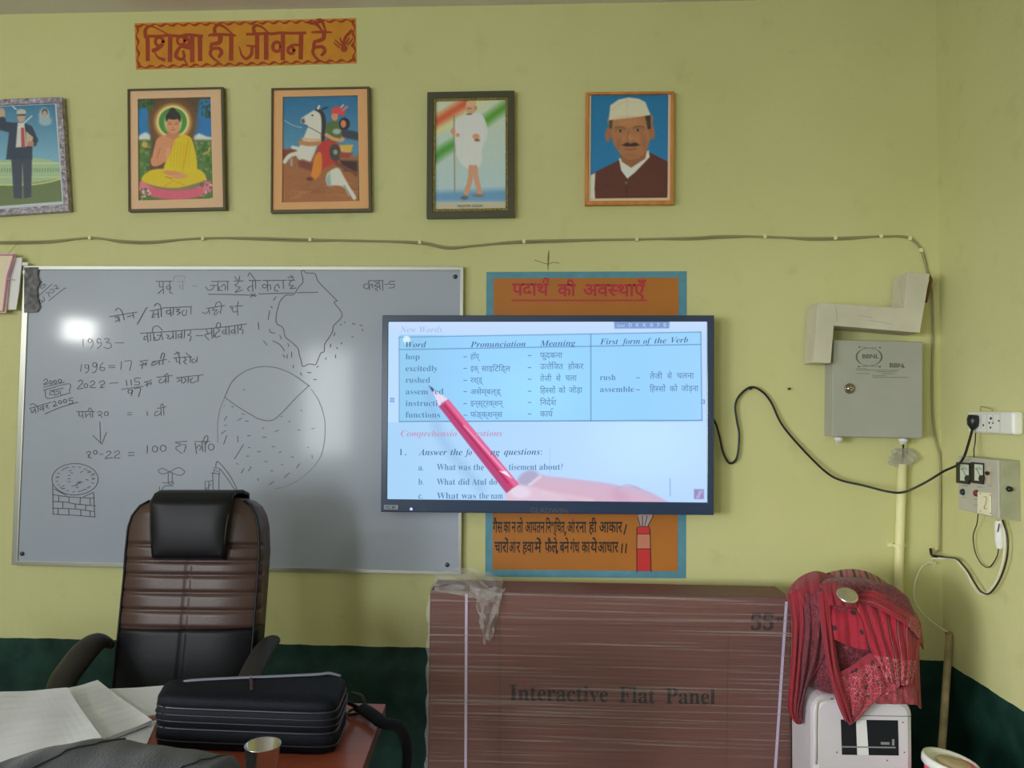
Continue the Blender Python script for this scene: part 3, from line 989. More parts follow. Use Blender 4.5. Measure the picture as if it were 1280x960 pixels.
    p.ell(355, 275, 103, 102, (62, 108, 50), 5); p.ell(357, 280, 62, 80, (160, 168, 110), 10)
    p.ell(375, 760, 258, 80, (168, 74, 92), 6)
    for i in range(15):
        a = math.radians(200 - i * 15.7)
        p.ell(375 + 240 * math.cos(a), 740 - 78 * math.sin(a) * (1 if math.sin(a) < 0 else .4), 28, 40, (186, 96, 116), 5, a=0.7)
    p.ell(375, 712, 215, 60, (104, 96, 70), 8)
    p.specks(24, (110, 760, 200, 850), 10, [(176, 168, 160), (100, 60, 50), (60, 84, 40)]); p.specks(24, (560, 680, 640, 840), 10, [(176, 168, 160), (110, 60, 50), (60, 84, 40)])
    sk = (168, 112, 82)
    p.poly([(130, 680), (200, 625), (330, 615), (440, 615), (540, 620), (592, 665), (570, 705), (440, 745), (360, 755), (250, 745), (150, 715)], (196, 148, 20), 6, smooth=True)
    p.poly([(285, 375), (240, 400), (218, 470), (200, 560), (212, 595), (260, 590), (330, 540), (350, 480), (400, 390), (360, 360)], sk, 5, smooth=True)
    p.poly([(345, 480), (375, 400), (420, 370), (480, 385), (505, 440), (530, 560), (520, 640), (430, 640), (300, 630), (300, 575)], (202, 152, 18), 6, smooth=True)
    p.poly([(198, 540), (270, 520), (320, 490), (330, 520), (250, 590), (205, 592)], sk, 4, smooth=True)
    p.ell(318, 500, 14, 38, (182, 126, 94), 4, 10); p.line([(262, 468), (240, 540)], 5, (120, 74, 52), 4, 0.6)
    for x in range(350, 500, 22):
        p.line([(x, 420 + (x - 350) * .1), (x - 14, 600)], 4, (150, 100, 14), 3, 0.55)
    p.line([(470, 400), (440, 560), (425, 630)], 6, (150, 96, 12), 5, 0.6)
    p.ell(360, 650, 75, 18, sk, 4, 8); p.ell(400, 672, 62, 15, (180, 120, 90), 4, -4); p.line([(300, 672), (350, 690)], 5, (130, 84, 20), 3); p.line([(350, 700), (440, 735)], 6, (146, 98, 14), 4, .7); p.line([(340, 715), (290, 745)], 6, (146, 98, 14), 4, .7)
    p.poly([(325, 330), (395, 330), (405, 385), (355, 405), (305, 380)], (158, 104, 76), 5)
    p.ell(358, 248, 56, 56, (40, 34, 32), 4); p.ell(352, 198, 26, 26, (40, 34, 32), 4)
    p.ell(357, 298, 49, 62, (172, 118, 88), 3); p.ell(357, 243, 44, 16, (40, 34, 32), 5)
    p.line([(322, 290), (346, 292)], 4, (60, 40, 34), 2); p.line([(370, 292), (394, 290)], 4, (60, 40, 34), 2); p.line([(320, 278), (346, 276)], 3, (70, 48, 40), 2, .7); p.line([(370, 276), (396, 278)], 3, (70, 48, 40), 2, .7)
    p.line([(358, 292), (354, 316), (364, 318)], 3, (128, 80, 60), 2, .8); p.line([(343, 334), (372, 334)], 5, (136, 62, 54), 2)
    p.ell(150, 440, 22, 20, (170, 132, 60), 5); p.line([(140, 420), (170, 460)], 8, (160, 120, 60), 4); p.line([(580, 510), (615, 490), (622, 465)], 12, (160, 130, 60), 4)
    p.grain(2.5)
    p.build('print', M_PRINT, t, -0.011)
    # c: rider on a rearing horse
    oc = [(339, 110), (462, 108), (464, 264), (338, 266)]
    t = framed('print of a rider in red on a rearing white horse, thin dark frame', oc, [((2, 2, 3, 3.5), m_dark, 'frame', 0.0), ((12.5, 9, 12, 9.5), m_mat2, 'mount', -0.008)], None)
    p = Pic([(353, 120.5), (448, 120.5), (448, 254), (353, 254)], 120, 165, 335, 105, 5.8154)
    p.vgrad(95, 480, (30, 84, 122), (70, 112, 138))
    for y in range(110, 470, 22):
        p.line([(110, y), (380, y + 8), (650, y - 4)], 7, (52, 104, 136), 6, 0.35)
    p.poly([(100, 470), (240, 480), (520, 540), (660, 520), (660, 880), (100, 880)], (126, 78, 44), 12)
    for i in range(36):
        x, y = RNG.uniform(110, 640), RNG.uniform(600, 850)
        p.line([(x, y), (x + RNG.uniform(40, 110), y - RNG.uniform(-25, 30))], 12, [(148, 96, 52), (106, 62, 36), (134, 84, 46)][i % 3], 8, 0.5)
    p.poly([(520, 555), (650, 560), (650, 640), (560, 630)], (44, 30, 28), 10); p.poly([(100, 480), (200, 470), (200, 520), (100, 560)], (98, 46, 36), 8)
    wh, sh = (168, 166, 158), (124, 124, 124)
    p.poly([(240, 255), (262, 235), (310, 205), (345, 185), (385, 180), (400, 230), (405, 320), (395, 400), (360, 440), (330, 520), (300, 570), (240, 560), (205, 520), (220, 470), (245, 420), (275, 350), (290, 305), (262, 290), (240, 280)], wh, 5, smooth=True)
    p.poly([(340, 190), (365, 178), (410, 215), (422, 300), (408, 420), (385, 420), (390, 300), (380, 220)], (40, 38, 42), 5, smooth=True)
    p.poly([(238, 260), (262, 248), (270, 280), (250, 290)], (74, 70, 74), 5); p.ell(322, 228, 7, 6, (26, 24, 26), 2); p.line([(362, 180), (372, 160)], 14, wh, 3); p.line([(380, 190), (430, 170)], 14, (34, 46, 54), 5)
    p.line([(120, 265), (180, 300), (245, 318)], 4, (148, 158, 160), 2); p.line([(262, 300), (330, 330), (400, 370)], 5, (70, 50, 44), 2)
    p.line([(240, 425), (300, 435), (380, 430)], 34, (150, 102, 66), 6); p.line([(246, 395), (310, 405), (385, 402)], 10, (172, 130, 84), 4)
    p.line([(230, 500), (160, 520), (120, 565)], 30, wh, 5); p.line([(180, 460), (215, 470), (250, 500)], 26, wh, 5); p.line([(170, 545), (172, 590)], 18, sh, 4); p.line([(250, 580), (310, 600)], 60, (96, 50, 40), 10)
    p.poly([(385, 430), (460, 400), (530, 470), (520, 560), (430, 600), (380, 640), (330, 690), (318, 640), (340, 520)], (150, 42, 38), 6, smooth=True)
    p.poly([(345, 520), (385, 500), (390, 620), (350, 690), (315, 680), (325, 600)], (182, 104, 30), 6, smooth=True); p.ell(305, 690, 26, 14, (80, 40, 30), 5)
    p.poly([(430, 290), (500, 270), (540, 320), (545, 400), (470, 420), (420, 370)], (66, 88, 48), 5, smooth=True); p.ell(500, 345, 30, 20, (130, 140, 136), 5); p.line([(425, 370), (480, 400), (540, 405), (545, 360)], 26, (176, 122, 86), 4)
    p.ell(485, 232, 24, 36, (170, 112, 84), 3); p.poly([(460, 215), (470, 175), (520, 165), (555, 190), (548, 232), (500, 215)], (170, 58, 56), 4, smooth=True); p.line([(545, 190), (575, 165)], 14, (190, 92, 92), 4); p.line([(530, 170), (548, 152)], 8, (196, 160, 150), 3)
    p.ell(555, 290, 40, 46, (36, 30, 32), 4); p.ell(548, 290, 20, 28, (160, 104, 80), 3); p.line([(560, 360), (650, 380)], 60, (44, 50, 62), 8)
    p.ell(488, 500, 42, 62, (54, 54, 50), 4, -8); p.ell(490, 495, 16, 18, (120, 120, 116), 5); p.poly([(520, 445), (620, 440), (600, 500), (530, 490)], (186, 138, 60), 5); p.poly([(520, 500), (620, 500), (590, 540), (520, 535)], (130, 52, 40), 6)
    p.poly([(440, 640), (510, 610), (555, 680), (590, 740), (640, 820), (620, 840), (575, 770), (520, 740), (440, 735), (420, 690)], wh, 6, smooth=True); p.poly([(420, 690), (450, 640), (460, 740), (430, 740)], (120, 138, 138), 8)
    p.line([(500, 580), (620, 640), (640, 660)], 24, (96, 52, 40), 8); p.line([(555, 740), (590, 810)], 14, sh, 4)
    p.grain(2.5)
    p.build('print', M_PRINT, t, -0.011)
    # d: walking man with a staff
    od = [(534, 115), (643, 113), (643, 271), (533, 272.5)]
    m_blk = mat('wide black moulded frame', obs(56, 54, 40), 0.35)
    m_gold = mat('gold beaded slip', obs(126, 116, 72), 0.4, 0.5, bump=((260, 260, 260), 1.0), vary=((330, 330, 330), 0.9))
    t = framed('print of a walking figure in white with a staff, wide black frame', od, [((7.5, 8, 8, 8), m_blk, 'frame', 0.004), ((3.2, 3.2, 3.2, 3.2), m_gold, 'gold_slip', 0.0)], None)
    p = Pic(inset(od, 9, 9.5, 9.5, 9.5), 110, 170, 525, 105, 5.485)
    p.vgrad(110, 800, (158, 166, 150), (140, 160, 168))
    p.line([(60, 280), (260, 180), (420, 90)], 130, (176, 168, 124), 40, .6)
    p.line([(90, 275), (220, 190), (330, 120)], 66, (168, 74, 44), 26); p.line([(440, 260), (520, 200), (620, 130)], 64, (70, 122, 44), 26); p.line([(90, 510), (170, 450), (260, 400)], 66, (62, 122, 50), 26); p.line([(100, 330), (200, 280)], 30, (182, 168, 92), 24, .6)
    p.poly([(90, 740), (620, 720), (620, 810), (90, 810)], (84, 122, 156), 22)
    p.line([(233, 215), (238, 745)], 9, (122, 112, 92), 3)
    wt, sg = (184, 188, 186), (146, 152, 158)
    p.poly([(250, 250), (310, 215), (390, 200), (440, 235), (460, 330), (430, 450), (410, 560), (340, 580), (280, 540), (248, 460), (240, 340)], wt, 6, smooth=True)
    p.line([(300, 260), (290, 420), (280, 520)], 8, sg, 6, .7); p.line([(440, 260), (445, 350), (425, 480)], 10, sg, 6, .7); p.line([(345, 240), (390, 280), (430, 300)], 7, sg, 5, .6); p.line([(330, 420), (340, 560)], 8, sg, 6, .6); p.line([(380, 440), (370, 560)], 8, sg, 6, .6)
    sk = (166, 120, 96)
    p.line([(350, 570), (345, 650), (318, 745)], 34, sk, 4); p.line([(378, 570), (385, 640), (410, 745)], 34, sk, 4); p.ell(305, 780, 26, 14, (90, 84, 80), 4); p.ell(400, 765, 40, 10, (110, 92, 84), 4)
    p.ell(348, 160, 36, 48, (172, 128, 100), 4); p.ell(352, 132, 34, 22, (176, 140, 112), 5); p.line([(325, 168), (350, 168)], 5, (80, 66, 58), 2); p.line([(322, 208), (350, 206)], 8, (70, 60, 52), 3); p.ell(382, 165, 8, 14, (156, 108, 84), 3)
    p.ell(228, 325, 16, 24, sk, 3); p.ell(258, 350, 16, 14, sk, 4); p.ell(385, 360, 26, 20, (172, 120, 98), 4); p.ell(392, 385, 20, 10, (120, 80, 66), 4)
    p.poly([(60, 812), (640, 808), (640, 870), (60, 870)], (154, 146, 128), 2)
    p.grain(2)
    p.build('print', M_PRINT, t, -0.018)
    mb = MB()
    lettering(mb, lambda x, y: P(x, y, -0.0188), 'MAHATMA GANDHI', 572, 259.3, 603, 5.0, 258.9)
    mb.build('caption', mat('caption ink', (0.05, 0.045, 0.04), 0.6), t)
    # e: man in a white cap
    oe = [(732, 115), (843, 114), (842, 255), (731, 256)]
    m_or = mat('orange brown wooden frame', obs(150, 98, 48), 0.4, vary=((30, 30, 6), 0.2))
    t = framed('portrait of a person in white cap on blue, orange brown wooden frame', oe, [((4, 3, 4, 4.5), m_or, 'frame', 0.003), ((3, 1, 3.5, 3.5), mat('pale pink mount', obs(186, 148, 124), 0.6), 'mount', -0.006)], None)
    p = Pic(inset(oe, 6.5, 3.5, 7, 7), 120, 160, 640, 90, 4.8)
    p.vgrad(130, 760, (22, 90, 132), (30, 98, 148))
    p.poly([(470, 780), (480, 610), (560, 570), (640, 530), (820, 480), (900, 520), (950, 545), (950, 780)], (74, 38, 32), 4)
    p.poly([(460, 780), (470, 620), (500, 605), (495, 700), (500, 780)], (176, 170, 158), 4); p.poly([(925, 780), (945, 690), (960, 780)], (176, 170, 158), 4)
    p.poly([(642, 520), (820, 470), (826, 510), (740, 600), (692, 640), (655, 590)], (184, 184, 170), 4)
    sk = (138, 92, 62)
    p.poly([(645, 500), (815, 450), (800, 520), (715, 575), (660, 540)], (118, 76, 52), 5)
    p.poly([(590, 270), (825, 250), (838, 340), (815, 450), (770, 510), (700, 525), (650, 490), (610, 430), (588, 340)], sk, 5, smooth=True)
    p.ell(578, 375, 18, 46, (132, 84, 60), 4, 5); p.ell(838, 360, 18, 48, (132, 84, 60), 4, -5)
    p.poly([(795, 250), (832, 255), (832, 340), (815, 345)], (40, 40, 42), 5); p.poly([(582, 285), (605, 285), (598, 340), (585, 335)], (44, 42, 42), 4)
    p.poly([(580, 290), (590, 200), (640, 165), (700, 152), (760, 160), (800, 180), (832, 258), (700, 278)], (178, 166, 146), 4)
    p.line([(690, 160), (690, 270)], 4, (150, 138, 120), 4, .6); p.line([(600, 225), (680, 180), (780, 185)], 5, (158, 146, 128), 5, .5)
    p.ell(700, 305, 80, 30, (152, 106, 72), 22, a=.7); p.ell(665, 400, 26, 22, (150, 102, 70), 12, a=.6); p.ell(752, 400, 26, 22, (150, 102, 70), 12, a=.6); p.ell(648, 345, 30, 16, (108, 70, 48), 9, a=.6); p.ell(757, 342, 30, 16, (108, 70, 48), 9, a=.6)
    p.line([(618, 334), (650, 329), (680, 338)], 5, (70, 50, 40), 4, .8); p.line([(728, 334), (760, 325), (792, 330)], 5, (70, 50, 40), 4, .8)
    p.ell(648, 354, 17, 7, (136, 108, 88), 4); p.ell(755, 350, 17, 7, (136, 108, 88), 4); p.ell(650, 353, 8, 7, (40, 30, 28), 3); p.ell(755, 349, 8, 7, (40, 30, 28), 3)
    p.line([(705, 340), (692, 400), (700, 415), (728, 412)], 7, (112, 70, 50), 4, .7); p.ell(710, 395, 14, 24, (156, 106, 76), 5, a=.6)
    p.poly([(655, 440), (690, 422), (712, 430), (740, 422), (768, 438), (740, 446), (690, 448)], (44, 34, 32), 4); p.line([(675, 462), (710, 466), (745, 460)], 9, (126, 66, 52), 4)
    p.ell(640, 430, 14, 40, (120, 76, 54), 8, 15, .6); p.ell(790, 420, 18, 50, (118, 74, 52), 9, -10, .5); p.ell(712, 500, 40, 14, (124, 80, 56), 7, a=.5)
    p.line([(688, 640), (690, 760)], 5, (54, 26, 24), 3); p.ell(686, 665, 8, 10, (100, 70, 60), 3)
    p.grain(2)
    p.build('print', M_PRINT, t, -0.016)


pictures()


# ------------------------------------------------------------------ painted science panel
def science_panel():
    q = [(608, 340), (858.5, 339), (857.5, 723), (606.5, 721)]
    t = thing('wall_painting', 'painted orange lesson panel with blue border and Hindi verse behind the screen', 'painted sign', P(732, 722, 0))
    m_blue = mat('teal blue signpaint', obs(64, 106, 122), 0.55, vary=(20, 0.1))
    m_or = mat('orange signpaint', obs(133, 80, 26), 0.55, vary=(6, 0.06))
    m_mar = mat('maroon signpaint', obs(138, 30, 46), 0.55)
    m_blk = mat('black signpaint', (0.022, 0.014, 0.012), 0.5)
    MB().ext(quadP(q, -0.0015), (0, 0.0015, 0)).build('border', m_blue, t)
    MB().ext(quadP(inset(q, 9, 8, 10.5, 9), -0.0026), (0, 0.001, 0)).build('painted_ground', m_or, t)
    pr = lambda x, y: P(x, y, -0.0034)
    mb = MB()
    lettering(mb, pr, 'पदाथ', 640, 369, 686, 23, off=0.022)
    lettering(mb, pr, 'की', 697, 370, 720, 23, off=0.022)
    lettering(mb, pr, 'अव~|स~थाएँ', 729, 370, 808, 23, off=0.022)
    k = Ink(pr)
    k.st([(679, 353), (681, 348), (685, 349), (684, 353)], 2)
    k.st([(640 + i * 3, 375.4 + (0.5 if i % 2 else -0.5)) for i in range(57)], 1.8, False)
    mb.add(k.mb.v, k.mb.f)
    mb.parts('heading', m_mar, t)
    mb = MB()
    h = 20.5
    for s, a, b in (('गैस', 616, 628.3), ('का', 629.3, 638.3), ('न', 639.5, 645), ('तो', 646, 654), ('आयतन', 656.5, 681), ('औ', 709, 719), ('र', 719.5, 724), ('ना', 724, 733), ('ही', 736, 746), ('आकार', 749, 778)):
        if b:
            lettering(mb, pr, s, a, 665.5, b, h, off=0.018)
    lettering(mb, pr, 'िनश्िचत', 682, 665.5, 706, h, off=0.018)
    for s, a, b in (('चारों', 618, 636), ('ओ', 636.5, 645), ('र', 645.5, 650.5), ('हवा', 653, 667.5), ('में', 668, 677), ('फैले', 681, 697), ('बने', 699.5, 711.5), ('गंध', 712.5, 724.5), ('का', 727, 737.5), ('ये', 738, 747), ('आधार', 747, 773)):
        lettering(mb, pr, s, a, 690.5, b, h, off=0.018)
    k = Ink(pr)
    for s in ([(783, 656), (780, 668)], [(778, 680), (777, 691)], [(783, 680), (782, 691)], [(707, 665), (706, 669)], [(697, 688), (696, 692)]):
        k.st(s, 1.6)
    mb.add(k.mb.v, k.mb.f)
    mb.parts('verse', m_blk, t)
    # test tube with vapour
    m_red = mat('crimson signpaint', obs(150, 34, 36), 0.5)
    k = Ink(pr)
    k.poly([(796, 714), (796, 686), (813.5, 686), (813, 714)]).poly([(797, 667), (796.5, 659), (811, 658), (812, 667)])
    k.mb.parts('tube_drawing', m_red, t)
    k = Ink(pr)
    k.poly([(796, 686), (797, 667), (812, 667), (813.5, 686)])
    k.mb.build('tube_glass_drawing', mat('dull pink signpaint', obs(150, 92, 74), 0.55), t)
    k = Ink(pr)
    k.poly([(799, 658), (797, 646), (800, 640), (816, 640), (815, 648), (809, 658)])
    k.mb.build('vapour_drawing', mat('grey signpaint', obs(132, 116, 116), 0.55), t)
    k = Ink(lambda x, y: P(x, y, -0.0040))
    for s in ([(796, 715), (796, 660), (799, 658), (811, 658), (812.5, 662), (813.8, 715)], [(796.5, 667.5), (812.5, 667.5)], [(796, 686), (813.5, 686)], [(800, 657), (797, 646)], [(803, 657), (803, 645)], [(806, 657), (809, 645)], [(810, 657), (816, 646), (816, 641)]):
        k.st(s, 0.9, False)
    k.mb.parts('tube_outline', m_blk, t)


science_panel()


# ------------------------------------------------------------------ interactive display
def display():
    Yf = -0.085
    q = [(477.8, 394), (893, 394), (892.5, 644), (476, 640)]
    s = [(485.5, 402.3), (883.8, 402), (884, 628.2), (484, 624)]
    t = thing('interactive_display', 'large wall mounted flat panel screen showing a textbook page', 'screen', P(685, 642, Yf + 0.03))
    m_bez = mat('black bezel with blue glare tint', (0.030, 0.055, 0.125), 0.28, coat=0.4)  # blue glare of the screen is tinted into the black bezel colour
    MB().ring(quadP(q, Yf), quadP(s, Yf), Yf, Yf + 0.03).build('bezel', m_bez, t, bevel=0.003)
    MB().ext(quadP(inset(q, 2, 2, 2, 2), Yf + 0.012), (0, 0.048, 0)).build('housing', M_BLACKP, t, bevel=0.004)
    MB().ext(quadP([(600, 450), (770, 450), (770, 590), (600, 590)], -0.03), (0, 0.0255, 0)).build('wall_bracket', M_BLACKP, t)
    # page image
    p = Pic(s, 480, 270, 0, 0, 1.0)
    p.fill((182, 214, 250))
    X, Y = p.px, p.py
    def blend(mask, col):
        p._mix(np.clip(mask, 0, 1), col)
    blend((420 - Y) / 14, (192, 214, 254))
    p.poly([(499, 421.5), (876, 415), (877.5, 525.5), (499, 527)], (148, 205, 248), 0.6)
    inbox = (Y > 418) & (Y < 527) & (X > 499) & (X < 877)
    blend(np.exp(-((X - 515) / 45) ** 2) * inbox * 0.75, (140, 195, 228))
    blend(np.exp(-((X - 670) / 60) ** 2 - ((Y - 490) / 45) ** 2) * inbox * 0.6, (158, 222, 255))
    blend(np.clip((X - 800) / 90, 0, 1) * inbox * 0.7, (160, 208, 252))
    blend(np.clip((450 - Y) / 22, 0, 1) * np.clip((X - 700) / 160, 0, 1) * inbox * .5, (150, 205, 238))
    blow = Y > 528
    blend(blow * np.clip((760 - X) / 260, 0, 1) * 0.8, (160, 204, 238))
    blend(blow * np.exp(-((X - 810) / 70) ** 2 - ((Y - 550) / 50) ** 2) * .7, (190, 228, 255))
    blend(blow * np.clip((Y - 590) / 40, 0, 1) * np.clip((X - 650) / 60, 0, 1) * .5, (176, 206, 244))
    # column rules of the page
    for a, b, w, c in (((499, 421.5), (876, 415), 0.9, (92, 132, 172)), ((499, 437), (876, 430.5), 0.9, (84, 124, 166)), ((499, 527), (877.5, 525.5), 1.1, (80, 120, 160)), ((499, 421.5), (499, 527), 0.8, (96, 136, 176)), ((876, 415), (877.5, 525.5), 0.9, (84, 124, 166)), ((738.5, 418), (738.7, 525.5), 0.9, (84, 124, 166)), ((687.5, 560), (687.5, 592), 0.5, (150, 180, 220)), ((837.5, 598), (837.8, 620), 0.8, (120, 150, 195))):
        p.line([a, b], w, c, 0.4)
    # pencil shadow, hand, pencil
    p.line([(536, 490), (545, 530), (560, 560), (600, 610)], 9, (140, 178, 222), 7, .6)
    p.poly([(648, 612), (645, 602), (652, 594), (664, 591), (690, 596), (720, 599), (760, 604), (778, 608), (792, 607), (815, 616), (840, 630), (640, 630)], (196, 176, 206), 1.6)
    p.poly([(664, 598), (700, 600), (760, 608), (800, 616), (830, 630), (660, 630)], (206, 174, 196), 5)
    p.ell(660, 597, 13, 8, (170, 166, 196), 2, -25); p.line([(662, 606), (675, 596)], 3, (214, 208, 228), 1.6)
    p.poly([(632, 630), (632, 616), (640, 608), (652, 606), (672, 610), (700, 620), (720, 630)], (214, 190, 208), 1.6); p.ell(650, 615, 13, 7.5, (222, 208, 226), 2, 8)
    p.ell(775, 620, 10, 6, (198, 150, 178), 5, 20, .6); p.line([(768, 612), (784, 606), (800, 611)], 1, (160, 160, 190), 1, .7); p.line([(680, 616), (740, 626)], 5, (222, 196, 208), 3, .7)
    p.poly([(548.5, 507.5), (560, 499), (648, 605), (633, 616)], (196, 62, 108), 0.9)
    p.poly([(556, 502), (560, 499), (648, 605), (643, 609)], (222, 104, 150), 1.2)
    p.poly([(548.5, 507.5), (552, 504.5), (638, 612), (633, 616)], (172, 70, 120), 1.2)
    p.line([(556, 507), (635, 604)], 1.3, (134, 30, 76), 1.0, .8); p.line([(580, 532), (632, 590)], 1.4, (240, 190, 220), 1.2, .8); p.poly([(624, 589), (633, 589), (640, 598)], (240, 224, 240), 0.8)
    p.poly([(540, 486), (560, 499), (556, 501), (552, 502), (551, 506), (548.5, 507.5)], (226, 212, 232), 0.8); p.poly([(536, 482), (541, 485), (543, 488), (540.5, 490)], (70, 76, 110), 0.8)
    p.ell(508.3, 424.5, 4.6, 4.6, (206, 232, 255), 0.8)
    p.poly([(767.3, 401), (837, 401), (836.5, 410.5), (768, 410.8)], (122, 152, 200), 0.8)
    p.poly([(867.5, 611.5), (880, 611.5), (880, 624), (867.5, 624)], (146, 138, 186), 0.7); p.line([(871, 622), (877, 614)], 2, (190, 180, 214), 1); p.poly([(873, 614), (875, 614), (875, 622), (873, 622)], (176, 166, 206), .6)
    for cx, cy in ((490.3, 500), (878.8, 502)):
        p.poly([(cx - 2.4, cy - 2.6), (cx + 2.4, cy - 2.6), (cx + 2.4, cy + 2.6), (cx - 2.4, cy + 2.6)], (110, 140, 200), .6); p.ell(cx, cy, 1.3, 1.4, (180, 206, 250), .5)
    p.build('screen', attr_mat('lit screen', True), t, Yf + 0.003, emission=True)
    pr = lambda x, y: P(x, y, Yf + 0.0022)
    dark, mid, faint = emis('screen text dark', (82, 112, 156)), emis('screen text', (98, 134, 176)), emis('screen text faint', (176, 192, 226))
    hd = MB()
    for s_, a, b, y0, y1, h in (('Word', 507, 533, 434.5, 434, 10.5), ('Pronunciation', 588, 657, 434, 433.2, 10.5), ('Meaning', 675, 719.5, 432.8, 432, 10.5), ('First', 750, 773, 430.5, 430.3, 10.5), ('form', 777, 800, 430.2, 429.8, 10.5), ('of', 804, 814, 429.8, 429.6, 10.5), ('the', 818, 833, 429.4, 429, 10.5), ('Verb', 839, 860, 428.6, 428.2, 10.5),
                                ('Answer', 523, 558.5, 569, 569, 11.5), ('the', 563, 578, 569, 569, 11.5), ('fo', 581, 590, 569, 569, 11.5), ('ng', 613, 625, 568.8, 568.8, 11.5), ('questions:', 630, 677.5, 568.6, 568.4, 11.5), ('1.', 500.5, 508, 569, 569, 11.5)):
        lettering(hd, pr, bold_italic(s_), a, y0, b, h, y1, off=-0.004)
    hd.parts('page_heading', dark, t)
    tx = MB()
    for s_, a, b, y0 in (('hop', 507, 524.5, 449.3), ('excitedly', 507, 547, 464), ('rushed', 507, 537.6, 478.5), ('assem', 507, 535, 493), ('ed', 543.5, 554.5, 492.8), ('instructi', 507, 547, 507.5), ('functions', 507, 550, 522), ('rush', 750, 769.5, 475.2), ('assemble', 750, 792.5, 490),
                         ('What was the', 546, 605, 587.6), ('tisement', 636, 671, 587.4), ('about?', 674, 703.5, 587.3), ('What', 546, 569, 606), ('did', 573, 587, 606), ('Atul', 590, 608, 606), ('do', 611.5, 621, 606), ('What was', 546, 595, 623.4), ('the', 599, 611, 623.4), ('nam', 613.5, 628.5, 623.4), ('a.', 523, 529.5, 588), ('b.', 523, 529.5, 606), ('c.', 523, 528.5, 623.4)):
        lettering(tx, pr, bold_serif(s_), a, y0, b, 10.6 if y0 < 540 else 11.4, off=-0.005)
    tx.parts('page_text', mid, t)
    dv = MB()
    for s_, a, b, y0, h in (('हॉप्', 588, 600, 449, 10), ('इक्', 588, 599, 464, 10), ('साइिटिड्ल', 602, 638, 464, 10), ('रश्ड्', 588, 604, 478.5, 10), ('असेम्बल्ड्', 588, 627, 493, 10), ('इन्स्ट्रक्शन्', 588, 629.5, 507.5, 10), ('फंङ्क्शन्स', 588, 628, 521.5, 10),
                            ('फुदकना', 675, 703, 447.5, 10.5), ('उ~|त~तेिजत', 675, 704, 461.5, 10.5), ('होकर', 710, 729.5, 461.3, 10.5), ('तेजी', 675, 689.5, 476.5, 10.5), ('से', 695, 701, 476.3, 10.5), ('चला', 706.5, 721, 476, 10.5), ('िह~|स~सों', 675, 694.5, 491.5, 10.5), ('को', 698, 707, 491.3, 10.5), ('जोड़ा', 711, 728, 491, 10.5), ('िनदेश', 675, 695.5, 506.5, 10.5), ('काय', 675, 691, 520.8, 10.5),
                            ('तेजी', 812, 828, 473.5, 10.5), ('से', 834, 840, 473.3, 10.5), ('चलना', 846, 867.5, 473, 10.5), ('िह~|स~सों', 812, 832, 489.5, 10.5), ('को', 837, 847, 489.3, 10.5), ('जोड़ना', 851.5, 873, 489, 10.5)):
        lettering(dv, pr, s_, a, y0, b, h, off=0.004)
    k = Ink(pr)
    for x, y in ((581.5, 446), (581.5, 460.5), (581.5, 475.5), (581.5, 489.5), (581.5, 504.5), (581.5, 519), (662, 444.5), (662, 459.5), (662, 474), (662, 489), (662, 503), (662, 517.5), (797.5, 472.2), (797.5, 487.2)):
        k.st([(x - 1.9, y), (x + 1.9, y)], 1.0)
    k.st([(690, 499), (691, 496.8), (693, 497.2)], .8)
    k.st([(688.5, 513), (689.5, 510.8), (691.5, 511.2)], .8)
    dv.add(k.mb.v, k.mb.f)
    dv.parts('page_word_list', mid, t)
    nw = MB()
    lettering(nw, pr, bold_italic('New Words'), 500, 415.5, 553, 11, off=-0.004)
    nw.parts('page_title', faint, t)
    cq = MB()
    lettering(cq, pr, bold_italic('Comprehensio'), 501, 545.5, 571, 11, off=-0.004)
    lettering(cq, pr, bold_italic('estions'), 595, 545.3, 628, 11, off=-0.004)
    cq.parts('page_section_title', emis('screen text pink', (196, 150, 190)), t)
    tb = MB()
    for s_, a, b in (('Zoom', 771, 781), ('D', 786, 790), ('K', 795, 799), ('K', 804, 808), ('0', 812.5, 816.5), ('7', 821, 824.5), ('5', 829, 833)):
        lettering(tb, pr, s_, a, 408.4, b, 6.2 if s_ != 'Zoom' else 4)
    tb.parts('toolbar_text', emis('screen toolbar text', (196, 220, 255)), t)
    pb = lambda x, y: P(x, y, Yf - 0.0008)
    lg = MB()
    lettering(lg, pb, 'GLADWIN', 662.5, 641, 709, 9.0, 641.6, off=0.012)
    lg.build('logo', mat('embossed grey logo', (0.10, 0.10, 0.14), 0.35), t)
    k = Ink(pb); k.poly([(480, 631), (497.5, 631.3), (497.3, 637), (479.8, 636.7)])
    k.mb.build('sticker', mat('pale sticker', obs(120, 126, 140), 0.5), t)
    sm = MB(); lettering(sm, lambda x, y: P(x, y, Yf - 0.0014), 'H2 8K', 482, 636, 495.5, 5.5, off=0.01)
    sm.build('sticker_print', mat('sticker ink', (0.03, 0.03, 0.04), 0.5), t)
    k = Ink(pb); k.blob(514, 636.3, 1.8, 1.8); k.mb.build('power_light', emis('power light', (200, 210, 255), 1.2), t)
    k = Ink(pb); k.st([(525, 637.5), (529, 636.3), (533, 637.5)], 0.9); k.mb.build('power_mark', mat('grey mark', (0.08, 0.09, 0.13), .4), t)


display()


